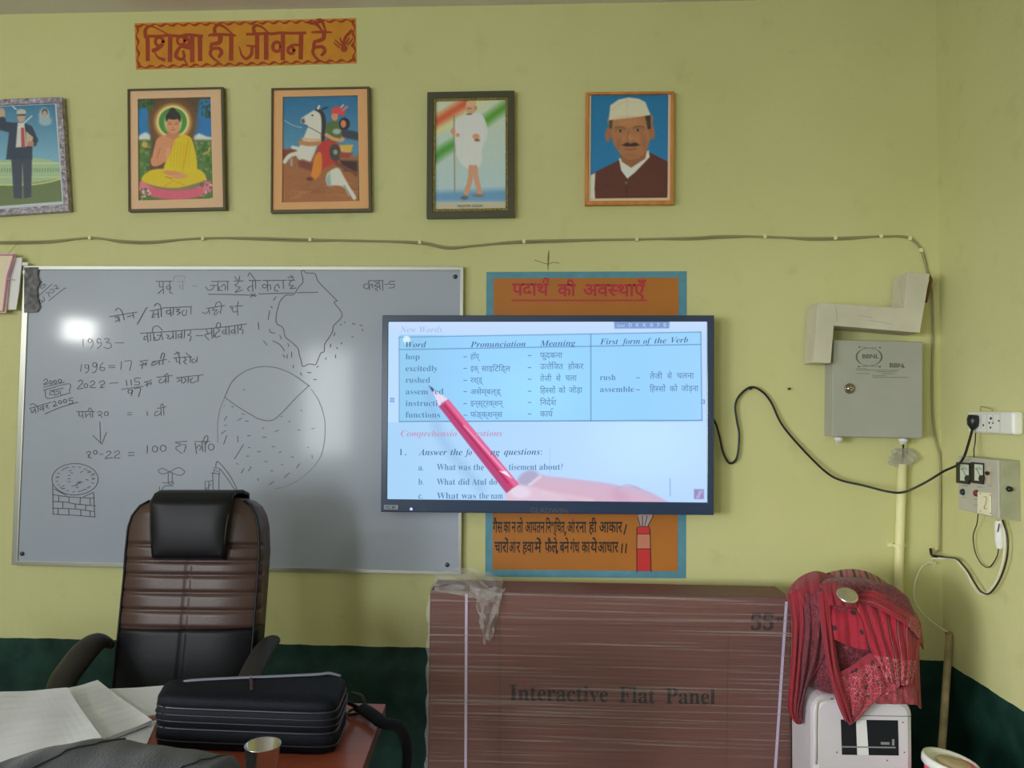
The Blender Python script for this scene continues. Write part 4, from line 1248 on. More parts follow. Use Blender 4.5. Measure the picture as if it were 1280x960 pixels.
# ------------------------------------------------------------------ cardboard carton
def carton():
    Yf, Yb = -0.31, -0.13
    tl, tr = P(538, 737, Yf), P(993, 748.5, Yf)
    zt = (tl[2] + tr[2]) / 2
    x0, x1 = P(536, 845, Yf)[0], P(989.5, 850, Yf)[0]
    t = thing('cardboard_carton', 'wide brown cardboard carton for a 55 inch panel wrapped in clear film', 'box', ((x0 + x1) / 2, (Yf + Yb) / 2, 0))
    m_card = mat('brown corrugated card', obs(79, 49, 44, 0.43), 0.6, bump=((3, 3, 90), 0.2), vary=(2.2, 0.10))
    MB().box((x0, Yf, 0.0), (x1, Yb, zt)).build('carton_body', m_card, t, bevel=0.006)
    pr = lambda x, y: P(x, y, Yf - 0.0012)
    ink = mat('carton print ink', (0.028, 0.022, 0.022), 0.55)
    mb = MB()
    lettering(mb, pr, bold_serif('Interactive'), 637, 875.5, 760, 29, 877.5, off=0.004)
    lettering(mb, pr, bold_serif('Flat'), 774, 878, 819, 29, 879.2, off=0.004)
    lettering(mb, pr, bold_serif('Panel'), 832, 879.5, 894, 29, 880.5, off=0.004)
    mb.parts('printed_words', ink, t)
    mb = MB()
    lettering(mb, pr, bold_serif('55'), 938.5, 787.5, 967, 29, off=0.012)
    lettering(mb, pr, '"', 971.5, 789, 978, 24, off=0.01)
    mb.parts('printed_size', ink, t)
    k = Ink(pr)
    for s in ([(624.5, 735), (624.5, 958)], [(910.5, 784), (908, 958)], [(627, 780), (910.5, 784)], [(765.5, 745), (766, 752)], [(945, 750), (945, 757)], [(540, 738), (620, 742)]):
        k.st(s, 0.9)
    k.st([(600, 741), (700, 743), (830, 745), (960, 746)], 1.3)
    k.mb.parts('printed_lines', mat('faint fold line', (0.10, 0.055, 0.045), 0.6), t)
    m_strap = mat('pale lilac strap', obs(150, 138, 158, .45), 0.3)
    for nm, a, b in (('strap', (583, 742), (582, 962)), ('strap', (983, 752), (969, 962))):
        pa, pb = P(*a, Yf - 0.0015), P(*b, Yf - 0.0015)
        pb = pa + (pb - pa) * ((pa[2] - 0.01) / (pa[2] - pb[2]))
        w = 0.0045
        MB().ext([(pa[0] - w, pa[1], pa[2]), (pa[0] + w, pa[1], pa[2]), (pb[0] + w, pb[1], pb[2]), (pb[0] - w, pb[1], pb[2])], (0, -0.0012, 0)).build(nm, m_strap, t)
    # stretch film with streaks
    m = bpy.data.materials.new('stretch film')
    m.use_nodes = True
    nt = m.node_tree
    N, L = nt.nodes.new, nt.links.new
    p = nt.nodes['Principled BSDF']
    p.inputs['Base Color'].default_value = (0.70, 0.62, 0.60, 1)
    p.inputs['Roughness'].default_value = 0.22
    tc = N('ShaderNodeTexCoord')
    mp = N('ShaderNodeMapping'); mp.inputs['Scale'].default_value = (1.1, 1, 120); mp.inputs['Rotation'].default_value = (0, 0.03, 0)
    n = N('ShaderNodeTexNoise'); n.inputs['Scale'].default_value = 1.0; n.inputs['Detail'].default_value = 4; n.inputs['Distortion'].default_value = 0.4
    r = N('ShaderNodeValToRGB')
    r.color_ramp.elements[0].position, r.color_ramp.elements[1].position = 0.54, 0.70
    r.color_ramp.elements[0].color = (0.03, 0.03, 0.03, 1); r.color_ramp.elements[1].color = (0.40, 0.40, 0.40, 1)
    L(tc.outputs['Object'], mp.inputs[0]); L(mp.outputs[0], n.inputs['Vector']); L(n.outputs['Fac'], r.inputs[0]); L(r.outputs[0], p.inputs['Alpha'])
    b = N('ShaderNodeBump'); b.inputs['Strength'].default_value = 0.5; b.inputs['Distance'].default_value = 0.01
    L(n.outputs['Fac'], b.inputs['Height']); L(b.outputs[0], p.inputs['Normal'])
    g = MB()
    o = 0.004
    sec = [(x0 - o, Yf - o), (x1 + o, Yf - o), (x1 + o, Yb + o), (x0 - o, Yb + o)]
    vs = [(x, y, z) for z in (0.004, zt + o) for x, y in sec]
    g.add(vs, [(i, (i + 1) % 4, 4 + (i + 1) % 4, 4 + i) for i in range(4)] + [(4, 5, 6, 7)])
    g.build('stretch_film', m, t, label='clear wrinkled stretch film')
    # crumpled loose end of film at the top corner
    m2 = mat('crumpled clear film', (0.72, 0.68, 0.66), 0.15, alpha=0.34, bump=(60, 0.8))
    def sheet(outline_rows, name):
        mb = MB()
        nu = len(outline_rows[0])
        pts = [P(x + RNG.normal(0, 1.0), y + RNG.normal(0, .8), Y + RNG.normal(0, 0.006)) for row in outline_rows for x, y, Y in row]
        mb.grid(pts, nu, len(outline_rows))
        mb.build(name, m2, t, label='crumpled loose end of clear film')
    rows = []
    for j in range(9):
        v = j / 8
        yl, yr = 716 + 22 * v, 724 + 30 * v
        rows.append([(543 + (86 - 6 * v) * i / 11, yl + (yr - yl) * i / 11 - 10 * math.sin(math.pi * i / 11) * (1 - v), -0.19 - 0.14 * min(1, v * 1.6)) for i in range(12)])
    sheet(rows, 'film_end')
    rows = []
    for j in range(10):
        v = j / 9
        xa, xb = 592 + 12 * v, 631 - 16 * v
        rows.append([(xa + (xb - xa) * i / 6, 735 + 66 * v + (6 if i == 1 else 0) * v, -0.325 - 0.010 * math.sin(i * 1.9 + j)) for i in range(7)])
    sheet(rows, 'film_tail')
    # torn film fringe on the left edge
    mb = MB()
    pts = []
    for j in range(24):
        v = j / 23
        z = zt - 0.02 - v * (zt - 0.05)
        ex = 0.004 + 0.012 * abs(math.sin(j * 2.1)) * RNG.uniform(.3, 1)
        pts += [(x0 + 0.002, Yf - 0.005, z), (x0 - ex, Yf + 0.004, z)]
    mb.grid(pts, 2, 24)
    mb.build('film_fringe', m2, t)


carton()


# ------------------------------------------------------------------ executive chair
def chair():
    Yc = -0.60
    n = np.array([0, -1.0, 0.12]); n /= np.linalg.norm(n)
    p0 = np.array([P(240, 720, Yc)[0], Yc, P(240, 720, Yc)[2]])
    U = lambda x, y: PP(x, y, p0, n)
    base = U(235, 850)
    t = thing('office_chair', 'high backed brown leather office chair with black headrest behind the desk', 'chair', (base[0], Yc - 0.25, 0))
    m_br = mat('dark brown leatherette', obs(46, 32, 29, .36), 0.36, bump=(140, 0.05), vary=(5, 0.10))
    m_bk = mat('black leatherette', (0.006, 0.006, 0.009), 0.42, spec=0.28, bump=(140, 0.035))
    m_pl = mat('worn black armrest plastic', (0.022, 0.020, 0.019), 0.5)
    ys = [622, 626, 633, 645, 660, 690, 720, 760, 800, 850, 880]
    Ls = [206, 187, 174, 165, 160, 157, 155, 151, 147, 142, 139]
    Rs = [294, 306, 315, 321, 324, 325, 323, 320, 317, 312, 309]
    seams = [681, 700.5, 718, 740, 762, 784]
    def surf(y0, y1, nv, nu, uu0=0.0, uu1=1.0, lift=0.0, seam=True, vseam=True):
        pts = []
        for j in range(nv):
            y = y0 + (y1 - y0) * j / (nv - 1)
            l, r = np.interp(y, ys, Ls), np.interp(y, ys, Rs)
            for i in range(nu):
                u = uu0 + (uu1 - uu0) * i / (nu - 1)
                x = l + (r - l) * u
                b = 0.035 * (1 - abs(2 * u - 1) ** 3.5) * min(1, (y - 619) / 22) ** 0.5
                if seam:
                    d = min(abs(y - s - (2 * (u - .5))) for s in seams)
                    b -= 0.009 * math.exp(-(d / 2.2) ** 2)
                    if vseam and y > 700:
                        d = abs(x - (243 - (y - 700) * 0.09))
                        b -= 0.007 * math.exp(-(d / 2.0) ** 2)
                q = U(x, y) + n * (b + lift)
                pts.append(q)
        return pts
    def shell(y0, y1, nv, nu, name, m, thick=0.115):
        f = surf(y0, y1, nv, nu)
        mb = MB()
        mb.grid(f, nu, nv)
        back = []
        for j in range(nv):
            y = y0 + (y1 - y0) * j / (nv - 1)
            l, r = np.interp(y, ys, Ls), np.interp(y, ys, Rs)
            for i in range(nu):
                u = i / (nu - 1)
                back.append(U(l + (r - l) * u, y) - n * (thick * (0.8 + 0.2 * (1 - abs(2 * u - 1) ** 4))) + np.array([0, 0, 0]))
        b0 = len(mb.v)
        mb.grid(back, nu, nv)
        for j in range(nv - 1):
            for i in (0, nu - 1):
                a, c = j * nu + i, (j + 1) * nu + i
                mb.f.append((a, c, b0 + c, b0 + a))
        for j in (0, nv - 1):
            for i in range(nu - 1):
                a, c = j * nu + i, j * nu + i + 1
                mb.f.append((a, c, b0 + c, b0 + a))
        return mb.build(name, m, t, smooth=True)
    shell(622, 785, 84, 48, 'backrest', m_br)
    shell(785, 880, 30, 48, 'lower_back_panel', m_bk)
    # edge piping on the front outline
    pl = [U(np.interp(y, ys, Ls) + 0.5, y) + n * 0.002 for y in np.linspace(626, 876, 40)]
    pr_ = [U(np.interp(y, ys, Rs) - 0.5, y) + n * 0.002 for y in np.linspace(626, 876, 40)]
    MB().tube(pl, 0.0042, 8).build('piping', m_bk, t, smooth=True)
    MB().tube(pr_, 0.0042, 8).build('piping', m_bk, t, smooth=True)
    # headrest pad wraps over the top
    mb = MB()
    rows, nu = [], 24
    prof = [(-0.105, 0, 640), (-0.10, 0.012, 622), (-0.05, 0.020, 622), (0.0, 0.018, 622)]
    for off, upz, y in prof:
        for i in range(nu):
            u = i / (nu - 1)
            rows.append(U(200 + (296 - 200) * u, y) + n * off + np.array([0, 0, upz]))
    for j in range(24):
        y = 623.5 + (697 - 623.5) * j / 23
        for i in range(nu):
            u = i / (nu - 1)
            xl = 199.5 + (201.5 - 199.5) * j / 23
            xr = 297 + (288 - 297) * j / 23
            bul = 0.052 + 0.016 * (1 - abs(2 * u - 1) ** 6) * math.sin(math.pi * min(1, 0.12 + 0.95 * j / 23)) ** 0.5
            if j == 23:
                bul = 0.030
            rows.append(U(xl + (xr - xl) * u, y) + n * (bul if j > 1 else 0.03 + 0.012 * j) + np.array([0, 0, 0.012 * max(0, 1 - j / 3)]))
    mb.grid(rows, nu, 4 + 24)
    mb.build('headrest', m_bk, t, smooth=True, solid=0.012)
    for xs in ((199.5, 201.5), (297, 288)):
        MB().tube([U(xs[0] + (xs[1] - xs[0]) * j / 11, 624 + 72 * j / 11) + n * (0.046 + 0.012 * math.sin(math.pi * j / 11)) for j in range(12)], 0.0045, 8).build('headrest_piping', m_bk, t, smooth=True)
    # armrests
    def arm(pts, name, ws):
        pa = cr([np.array(p) for p in pts], 6)
        m_ = len(pa)
        MB().tube(pa, list(np.interp(np.linspace(0, 1, m_), np.linspace(0, 1, len(ws)), ws)), 14, flat=0.62, ref=(0, 0, 1)).build(name, m_pl, t, smooth=True)
    ya = Yc
    arm([P(140, 806, ya - 0.02), P(124, 801, ya - 0.05), P(108, 812, ya - 0.11), P(92, 832, ya - 0.17), P(78, 853, ya - 0.23), P(72, 880, ya - 0.28), P(80, 930, ya - 0.29)], 'armrest', [0.022, 0.036, 0.040, 0.040, 0.038, 0.034, 0.030])
    arm([P(330, 808, ya + 0.02), P(338, 802, ya - 0.02), P(330, 812, ya - 0.09), P(319, 832, ya - 0.16), P(309, 855, ya - 0.22), P(304, 885, ya - 0.28), P(300, 930, ya - 0.30)], 'armrest', [0.022, 0.030, 0.034, 0.036, 0.036, 0.034, 0.030])
    # seat, lift and star base
    cx, cy = base[0], Yc - 0.20
    mb = MB()
    pts = []
    for j in range(5):
        z, s = [(0.44, .92), (0.45, 1.0), (0.52, 1.0), (0.545, .94), (0.55, .6)][j]
        for i in range(32):
            a = 2 * math.pi * i / 32
            c, d = math.cos(a), math.sin(a)
            pts.append((cx + 0.25 * s * math.copysign(abs(c) ** .5, c), cy + 0.25 * s * math.copysign(abs(d) ** .5, d), z))
    mb.grid(pts, 32, 5, True)
    mb.f += [tuple(range(31, -1, -1)), tuple(range(128, 160))]
    mb.build('seat', m_bk, t, smooth=True)
    MB().lathe([(0.028, 0.10), (0.028, 0.36), (0.05, 0.40), (0.10, 0.44)], (cx, cy, 0), 20).build('gas_lift', M_BLACKP, t, smooth=True)
    for i in range(5):
        a = 2 * math.pi * i / 5 + .3
        d = np.array([math.cos(a), math.sin(a), 0])
        l = MB().tube([np.array([cx, cy, 0.12]), np.array([cx, cy, 0.12]) + d * 0.14, np.array([cx, cy, 0.085]) + d * 0.27], [0.030, 0.024, 0.018], 10).build('base_leg', M_BLACKP, t, smooth=True)
        MB().lathe([(0.0, -0.02), (0.026, -0.02), (0.030, -0.012), (0.030, 0.012), (0.026, 0.02), (0.0, 0.02)], np.array([cx, cy, 0.031]) + d * 0.27, 18, (-d[1], d[0], 0)).build('caster', M_BLACKP, l, smooth=True)


chair()


# ------------------------------------------------------------------ desk
ZT = 0.76
c_far = PZ(482, 880, ZT)
c_near = PZ(452, 962, ZT)


def desk():
    d = c_near - c_far
    d = d / abs(d[1])
    nearR = c_far + d * 0.75
    ex = np.array([1.0, 0.0, 0.0]) + np.array([0, -d[0], 0]) * 0.0
    farL = c_far - ex * 1.75
    nearL = nearR - ex * 1.75
    m_top = mat('orange brown laminate', obs(112, 55, 40, .42), 0.30, vary=((3, 30, 3), 0.16), coat=0.3)
    m_side = mat('dark laminate edge', (0.07, 0.035, 0.028), 0.5)
    t = thing('desk', 'orange brown wooden desk top with papers and a bag on it', 'table', ((c_far[0] + farL[0]) / 2, c_far[1] - .37, 0))
    MB().ext([farL, c_far, nearR, nearL], (0, 0, -0.005)).build('desk_top', m_top, t, bevel=0.001)
    MB().ext([q + np.array([0, 0, -0.005]) for q in (farL, c_far, nearR, nearL)], (0, 0, -0.03)).build('edge_band', m_side, t)
    cen = (farL + c_far + nearR + nearL) / 4
    for q in (farL, c_far, nearR, nearL):
        c = q + (cen - q) * 0.09
        MB().box((c[0] - .025, c[1] - .025, 0), (c[0] + .025, c[1] + .025, ZT - 0.035)).build('leg', m_side, t, bevel=0.003)


desk()


def papers():
    m_p = mat('white writing paper', (0.84, 0.85, 0.90), 0.7, vary=(9, 0.05))
    m_line = mat('pencil ruling', obs(162, 163, 184, .48), 0.7)
    g = 'papers on the desk'
    def stack(label, corners, z0, h, sheets=3, curl=0.0, nm='notebook'):
        c = [PZ(x, y, z0 + h) for x, y in corners]
        cen = sum(c) / len(c)
        t = thing(nm, label, 'paper', (cen[0], cen[1], z0), g)
        nu, nv = 14, 14
        top, bot = [], []
        for j in range(nv):
            for i in range(nu):
                u, v = i / (nu - 1), j / (nv - 1)
                q = (c[0] * (1 - u) + c[1] * u) * (1 - v) + (c[3] * (1 - u) + c[2] * u) * v
                dz = curl * (math.sin(3.0 * u + 1) * 0.4 * math.sin(math.pi * v) + (u ** 4) * 0.5 + 0.15 * math.sin(9 * u + 5 * v))
                top.append((q[0], q[1], max(z0 + 0.001, z0 + h + dz)))
                bot.append((q[0], q[1], z0))
        mb = MB()
        mb.grid(top, nu, nv)
        b0 = len(mb.v)
        mb.grid(bot, nu, nv)
        ed = [(i, i + 1) for i in range(nu - 1)] + [((nv - 1) * nu + i, (nv - 1) * nu + i + 1) for i in range(nu - 1)] + [(j * nu, (j + 1) * nu) for j in range(nv - 1)] + [(j * nu + nu - 1, (j + 1) * nu + nu - 1) for j in range(nv - 1)]
        mb.f += [(a, b, b0 + b, b0 + a) for a, b in ed]
        mb.build('pages', m_p, t)
        # ruled lines on the open page
        mb = MB()
        for k in range(1, 9):
            v = k / 9.5
            for i in range(nu - 1):
                def pt(u, vv):
                    q = (c[0] * (1 - u) + c[1] * u) * (1 - vv) + (c[3] * (1 - u) + c[2] * u) * vv
                    jj, ii = vv * (nv - 1), u * (nu - 1)
                    z = np.array(top)[:, 2].reshape(nv, nu)
                    j0, i0 = min(int(jj), nv - 2), min(int(ii), nu - 2)
                    fj, fi = jj - j0, ii - i0
                    zz = z[j0, i0] * (1 - fj) * (1 - fi) + z[j0 + 1, i0] * fj * (1 - fi) + z[j0, i0 + 1] * (1 - fj) * fi + z[j0 + 1, i0 + 1] * fj * fi
                    return (q[0], q[1], zz + 0.0012)
                u0, u1 = 0.06 + 0.9 * i / (nu - 1), 0.06 + 0.9 * (i + 1) / (nu - 1)
                mb.add([pt(u0, v), pt(u1, v), pt(u1, v + 0.006), pt(u0, v + 0.006)], [(0, 1, 2, 3)])
        mb.parts('ruling', m_line, t)
    stack('white ruled sheet tucked under the end of the black bag', [(120, 862), (214, 857), (206, 892), (150, 898)], ZT, 0.003, curl=0.003, nm='paper_sheet')
    stack('loose white sheet lying lowest between the open notebook and grey garment', [(132, 914), (196, 900), (184, 929), (140, 934)], ZT, 0.002, nm='paper_sheet')
    stack('open white notebook page overlapping the larger notebook', [(78, 862), (122, 851), (190, 901), (128, 924)], ZT + 0.006, 0.008, curl=0.004)
    stack('big white open notebook at the far end of the desk', [(-20, 866), (84, 861), (127, 924), (-10, 952)], ZT + 0.0205, 0.010, curl=0.006)


papers()


def laptop_bag():
    zb = ZT + 0.002
    m_f = mat('black nylon fabric', (0.005, 0.006, 0.011), 0.6, spec=0.14, bump=(300, 0.2), vary=(8, 0.25))
    m_z = mat('black zip tape', (0.02, 0.02, 0.026), 0.35)
    m_tr = mat('pale grey piping', obs(86, 86, 98, .45), 0.4)
    fl, fr = PZ(191, 936, zb), PZ(420, 946, zb)
    H = 0.115
    bl, br = PZ(206, 846, zb + H), PZ(437, 841, zb + H)
    bl[2] = br[2] = zb
    t = thing('laptop_bag', 'black zipped laptop bag lying flat on the desk with strap over the edge', 'bag', ((fl[0] + br[0]) / 2, (fl[1] + br[1]) / 2, zb))
    def sect(z, ins, nm=56):
        """rounded rectangle outline at height z"""
        c = [fl, fr, br, bl]
        cen = sum(c) / 4
        pts = []
        for i in range(nm):
            a = 2 * math.pi * (i + .5) / nm - math.pi * .75
            cs, sn = math.cos(a), math.sin(a)
            e = 0.26
            u = 0.5 + 0.5 * math.copysign(abs(cs) ** e, cs) * (1 - ins / .22)
            v = 0.5 + 0.5 * math.copysign(abs(sn) ** e, sn) * (1 - ins / .12)
            q = (c[0] * (1 - u) + c[1] * u) * (1 - v) + (c[3] * (1 - u) + c[2] * u) * v
            pts.append((q[0], q[1], zb + z))
        return pts
    def slab(zs, name, m):
        mb = MB()
        pts = []
        for z, ins in zs:
            pts += sect(z, ins)
        nm = 56
        mb.grid(pts, nm, len(zs), True)
        mb.f += [tuple(range(nm - 1, -1, -1)), tuple((len(zs) - 1) * nm + k for k in range(nm))]
        return mb.build(name, m, t, smooth=True)
    slab([(0.0, .010), (0.004, .004), (0.030, .0), (0.040, .004), (0.044, .006)], 'base_pocket', m_f)
    slab([(0.044, .006), (0.048, .002), (0.066, .0), (0.084, .002), (0.088, .006)], 'main_pocket', m_f)
    slab([(0.088, .006), (0.092, .002), (0.104, .003), (0.111, .010), (0.115, .022), (0.117, .05)], 'front_pocket', m_f)
    for z in (0.044, 0.088):
        pa = sect(z, .0035)
        MB().tube(pa + [pa[0]], 0.0032, 6).build('zip', m_z, t, smooth=True)
    # seam ridges on the long side
    for z in (0.018, 0.060, 0.074):
        pa = sect(z, -.0008)
        MB().tube(pa + [pa[0]], 0.0016, 6).build('seam', m_z, t, smooth=True)
    # carry handle along the far side
    hp = [PZ(228, 853, zb + .113), PZ(238, 850.5, zb + .118), PZ(280, 848, zb + .1195), PZ(340, 845.5, zb + .1195), PZ(395, 843, zb + .1195), PZ(412, 841.5, zb + .120), PZ(426, 845, zb + .112)]
    MB().tube(cr(hp, 6), 0.006, 8, flat=0.5).build('carry_handle', m_tr, t, smooth=True, label='pale grey carry handle')
    q = [PZ(313, 842, zb + .119), PZ(314, 852, zb + .1195), PZ(315, 862, zb + .117)]
    MB().tube(q, 0.004, 6, flat=.4).build('zip_pull', mat('dark red tab', (0.05, .012, .014), .5), t, smooth=True)
    # D ring and shoulder strap falling over the desk edge
    c = PZ(448, 888, ZT + 0.012)
    ring = [c + np.array([0.026 * math.cos(a), 0.022 * math.sin(a), 0.006 * math.cos(a)]) for a in np.linspace(0, 2 * math.pi, 25)]
    MB().tube(ring, 0.0035, 8).build('strap_ring', M_BLACKP, t, smooth=True)
    MB().tube(cr([PZ(428, 876, ZT + .05), PZ(438, 880, ZT + .03), PZ(446, 884, ZT + .016)], 6), 0.011, 10, flat=.35).build('ring_tab', m_f, t, smooth=True)
    sp = [PZ(450, 884, ZT + 0.020), PZ(460, 890, ZT + 0.021), PZ(470, 897, ZT + 0.020), PZ(480, 904, ZT + 0.018)]
    e = sp[-1]
    sp += [e + np.array([0.037, -0.004, -0.008]), e + np.array([0.056, -0.006, -0.06]), e + np.array([0.05, -0.008, -0.16]), e + np.array([0.05, -0.01, -0.28])]
    MB().tube(cr(sp, 6), 0.017, 10, flat=.3, ref=(0, -.5, 1)).build('shoulder_strap', m_f, t, smooth=True)
    MB().tube(cr([PZ(440, 866, ZT + .03), PZ(452, 870, ZT + .035), PZ(457, 882, ZT + .018)], 6), 0.0035, 8).build('strap_clip', M_BLACKP, t, smooth=True)


laptop_bag()


def garment():
    m = mat('charcoal grey fabric', (0.044, 0.048, 0.068), 0.8, bump=(220, 0.25), vary=(6, 0.15), sheen=0.2)
    t = thing('grey_garment', 'dark grey folded jacket lying nearest on the desk', 'clothing', PZ(170, 950, ZT))
    rows = []
    nu, nv = 40, 16
    xs = [14, 30, 60, 95, 130, 170, 215, 260, 300, 322]
    yt = [962, 948, 934, 926, 922, 924, 930, 938, 943, 950]
    near = []
    for i in range(nu):
        x = 14 + (322 - 14) * i / (nu - 1)
        near.append((x, np.interp(x, xs, yt)))
    top, base_y = [], None
    for j in range(nv):
        v = j / (nv - 1)
        for i in range(nu):
            x, y = near[i]
            q = PZ(x, y, ZT + 0.045)
            s = v * 0.34
            back = np.array([0, -1, 0]) * s
            h = 0.045 + 0.030 * math.sin(math.pi * min(1, v * 1.1)) + 0.002 * math.sin(i * .45 + v * 5) + 0.001 * math.sin(i * 1.1 - v * 8)
            ed = min(1, i / 3, (nu - 1 - i) / 3)
            h *= 0.25 + 0.75 * ed
            if j == 0:
                h = 0.006
                q = PZ(x, y, ZT + 0.045) + np.array([0, 0.012, 0])
            top.append((q[0] + back[0], q[1] + back[1], ZT + h))
    mb = MB()
    mb.grid(top, nu, nv)
    b0 = len(mb.v)
    mb.grid([(p[0], p[1], ZT + 0.001) for p in top], nu, nv)
    ed = [(i, i + 1) for i in range(nu - 1)] + [((nv - 1) * nu + i, (nv - 1) * nu + i + 1) for i in range(nu - 1)] + [(j * nu, (j + 1) * nu) for j in range(nv - 1)] + [(j * nu + nu - 1, (j + 1) * nu + nu - 1) for j in range(nv - 1)]
    mb.f += [(a, b, b0 + b, b0 + a) for a, b in ed]
    mb.build('cloth_body', m, t, smooth=True)
    T = np.array(top).reshape(nv, nu, 3)
    for i0 in (19, 35):
        pa = [T[j, min(nu - 1, max(0, i0 - int(j * (0.7 if i0 == 19 else .5))))] + np.array([0, 0, .0015]) for j in range(1, nv)]
        MB().tube(pa, 0.0018, 6).build('seam', m, t, smooth=True)


garment()


def tumbler():
    c = PZ(328.5, 931.5, ZT + 0.112)
    c[2] = ZT + 0.001
    t = thing('steel_tumbler', 'small shiny steel drinking tumbler beside the grey jacket on the desk', 'cup', c)
    MB().lathe([(0.0, 0.003), (0.022, 0.0), (0.024, 0.004), (0.032, 0.110), (0.0335, 0.112), (0.0335, 0.1135), (0.031, 0.1125), (0.0228, 0.006), (0.0, 0.005)], c, 40).build('cup_body', M_STEEL, t, smooth=True)


tumbler()


# ------------------------------------------------------------------ utility box, cover, pipes and wiring
def utility_box():
    Yf = -0.09
    q = [(1041.5, 424.5), (1153.5, 427), (1153.5, 548), (1040, 545.5)]
    m = mat('grey enamelled steel', obs(121, 121, 115), 0.4, vary=(5, 0.05))
    m_ink = mat('grey green stencil', obs(70, 76, 66), 0.6)
    t = thing('utility_box', 'grey steel network cabinet with round lock and printed oval mark on the wall', 'cabinet', P(1097, 547, -0.045))
    MB().ext(quadP(q, Yf + 0.004), (0, -Yf - 0.005, 0)).build('cabinet_body', m, t, bevel=0.003)
    MB().ext(quadP(inset(q, 0.5, 0.5, .5, .5), Yf), (0, 0.0035, 0)).build('door', m, t, bevel=0.0015)
    c = P(1062, 485.7, Yf)
    MB().lathe([(0.0, 0.0), (0.019, 0.0), (0.019, 0.004), (0.015, 0.007), (0.013, 0.005), (0.0, 0.005)], c, 24, (0, -1, 0)).build('lock', mat('brass lock ring', (0.28, 0.22, 0.17), .35, .8), t, smooth=True)
    MB().lathe([(0.0, 0.004), (0.011, 0.004), (0.010, 0.008), (0.0, 0.009)], c, 20, (0, -1, 0)).build('lock_face', M_STEEL, t, smooth=True)
    MB().box((c[0] - .006, c[1] - .0105, c[2] - .0012), (c[0] + .006, c[1] - .008, c[2] + .0012)).build('keyhole', M_BLACKP, t)
    pr = lambda x, y: P(x, y, Yf - 0.0008)
    k = Ink(pr).ctx(1040, 425, 7.11)
    for a0, a1 in ((125, 235), (-55, 55)):
        pts = [(330 + 112 * math.cos(math.radians(a0 + (a1 - a0) * i / 14)), 150 + 78 * math.sin(math.radians(a0 + (a1 - a0) * i / 14))) for i in range(15)]
        k.st(pts, [0.5 + 1.6 * math.sin(math.pi * i / 14) for i in range(15)], False)
    k.st([(270, 85), (330, 70), (395, 85)], .5); k.st([(270, 217), (330, 230), (395, 217)], .5)
    k.st([(260, 62), (330, 72), (400, 67)], .5); k.st([(250, 236), (330, 230), (410, 236)], .5)
    for x, y in ((243, 62), (427, 68), (238, 236), (425, 237)):
        k.blob(x, y, 8, 8)
    for y, a, b in ((255, 215, 315), (268, 215, 600), (282, 400, 590), (298, 215, 340), (300, 440, 560), (318, 360, 480), (332, 360, 690)):
        n = int((b - a) / 12)
        for i in range(n):
            x = a + i * 12
            k.st([(x, y + i * .05), (x + RNG.uniform(5, 10), y + i * .05)], .55)
    mb = MB()
    lettering(mb, pr, 'BBNL', 1078, 447.8, 1098.5, 7.0, off=0.03)
    lettering(mb, pr, 'BBN', 1112, 459, 1129, 7.5, 459.6, off=0.035)
    lettering(mb, pr, 'L', 1129, 459.6, 1132, 4.0, off=0.03)
    mb.add(k.mb.v, k.mb.f)
    mb.parts('stencil_print', m_ink, t)
    for x in (1048, 1129):
        MB().lathe([(0.0, -.022), (0.010, -.022), (0.012, -.012), (0.016, -.010), (0.016, 0.0), (0.0, 0.0)], P(x, 546.5 if x < 1100 else 548, -0.05), 14).build('cable_gland', M_WHITEP, t, smooth=True)
    # stepped sheet metal cover above it
    m2 = mat('dusty pale sheet metal', obs(148, 144, 130), 0.5, vary=(9, 0.08))
    Yc = -0.125
    out = [(1022, 378), (1130, 385), (1134.5, 340), (1162.5, 342), (1150, 416), (1042.5, 407), (1038.5, 454), (1017, 453)]
    t2 = thing('duct_cover', 'stepped grey sheet metal duct cover fixed above the steel network cabinet', 'cover', P(1090, 410, -0.09))
    MB().ext([P(x, y, Yc) for x, y in out], (0, -Yc - 0.012, 0)).build('cover_body', m2, t2, bevel=0.002)
    k = Ink(lambda x, y: P(x, y, Yc - .0006))
    for s in ([(1072, 394), (1090, 397)], [(1085, 400), (1115, 405)], [(1125, 350), (1128, 380)], [(1045, 384), (1047, 402)]):
        k.st(s, .5)
    k.mb.parts('pencil_marks', mat('faint pencil', obs(112, 112, 112), .6), t2)
    MB().tube([P(1161, 343, Yc + .01), P(1164, 350, Yc + 0.03), P(1160, 366, Yc + .05), P(1157, 378, Yc + .05)], 0.006, 8).build('rusty_flap', mat('rusty edge', obs(88, 66, 40), .8), t2, smooth=True)


utility_box()


def wire(name, label, cat, pts, r, m, n=7, group=None, smooth=True):
    p = cr([np.array(q) for q in pts], 7) if smooth else pts
    return tagged(MB().tube(p, r, n).build(name, m, smooth=True), label, cat, group)


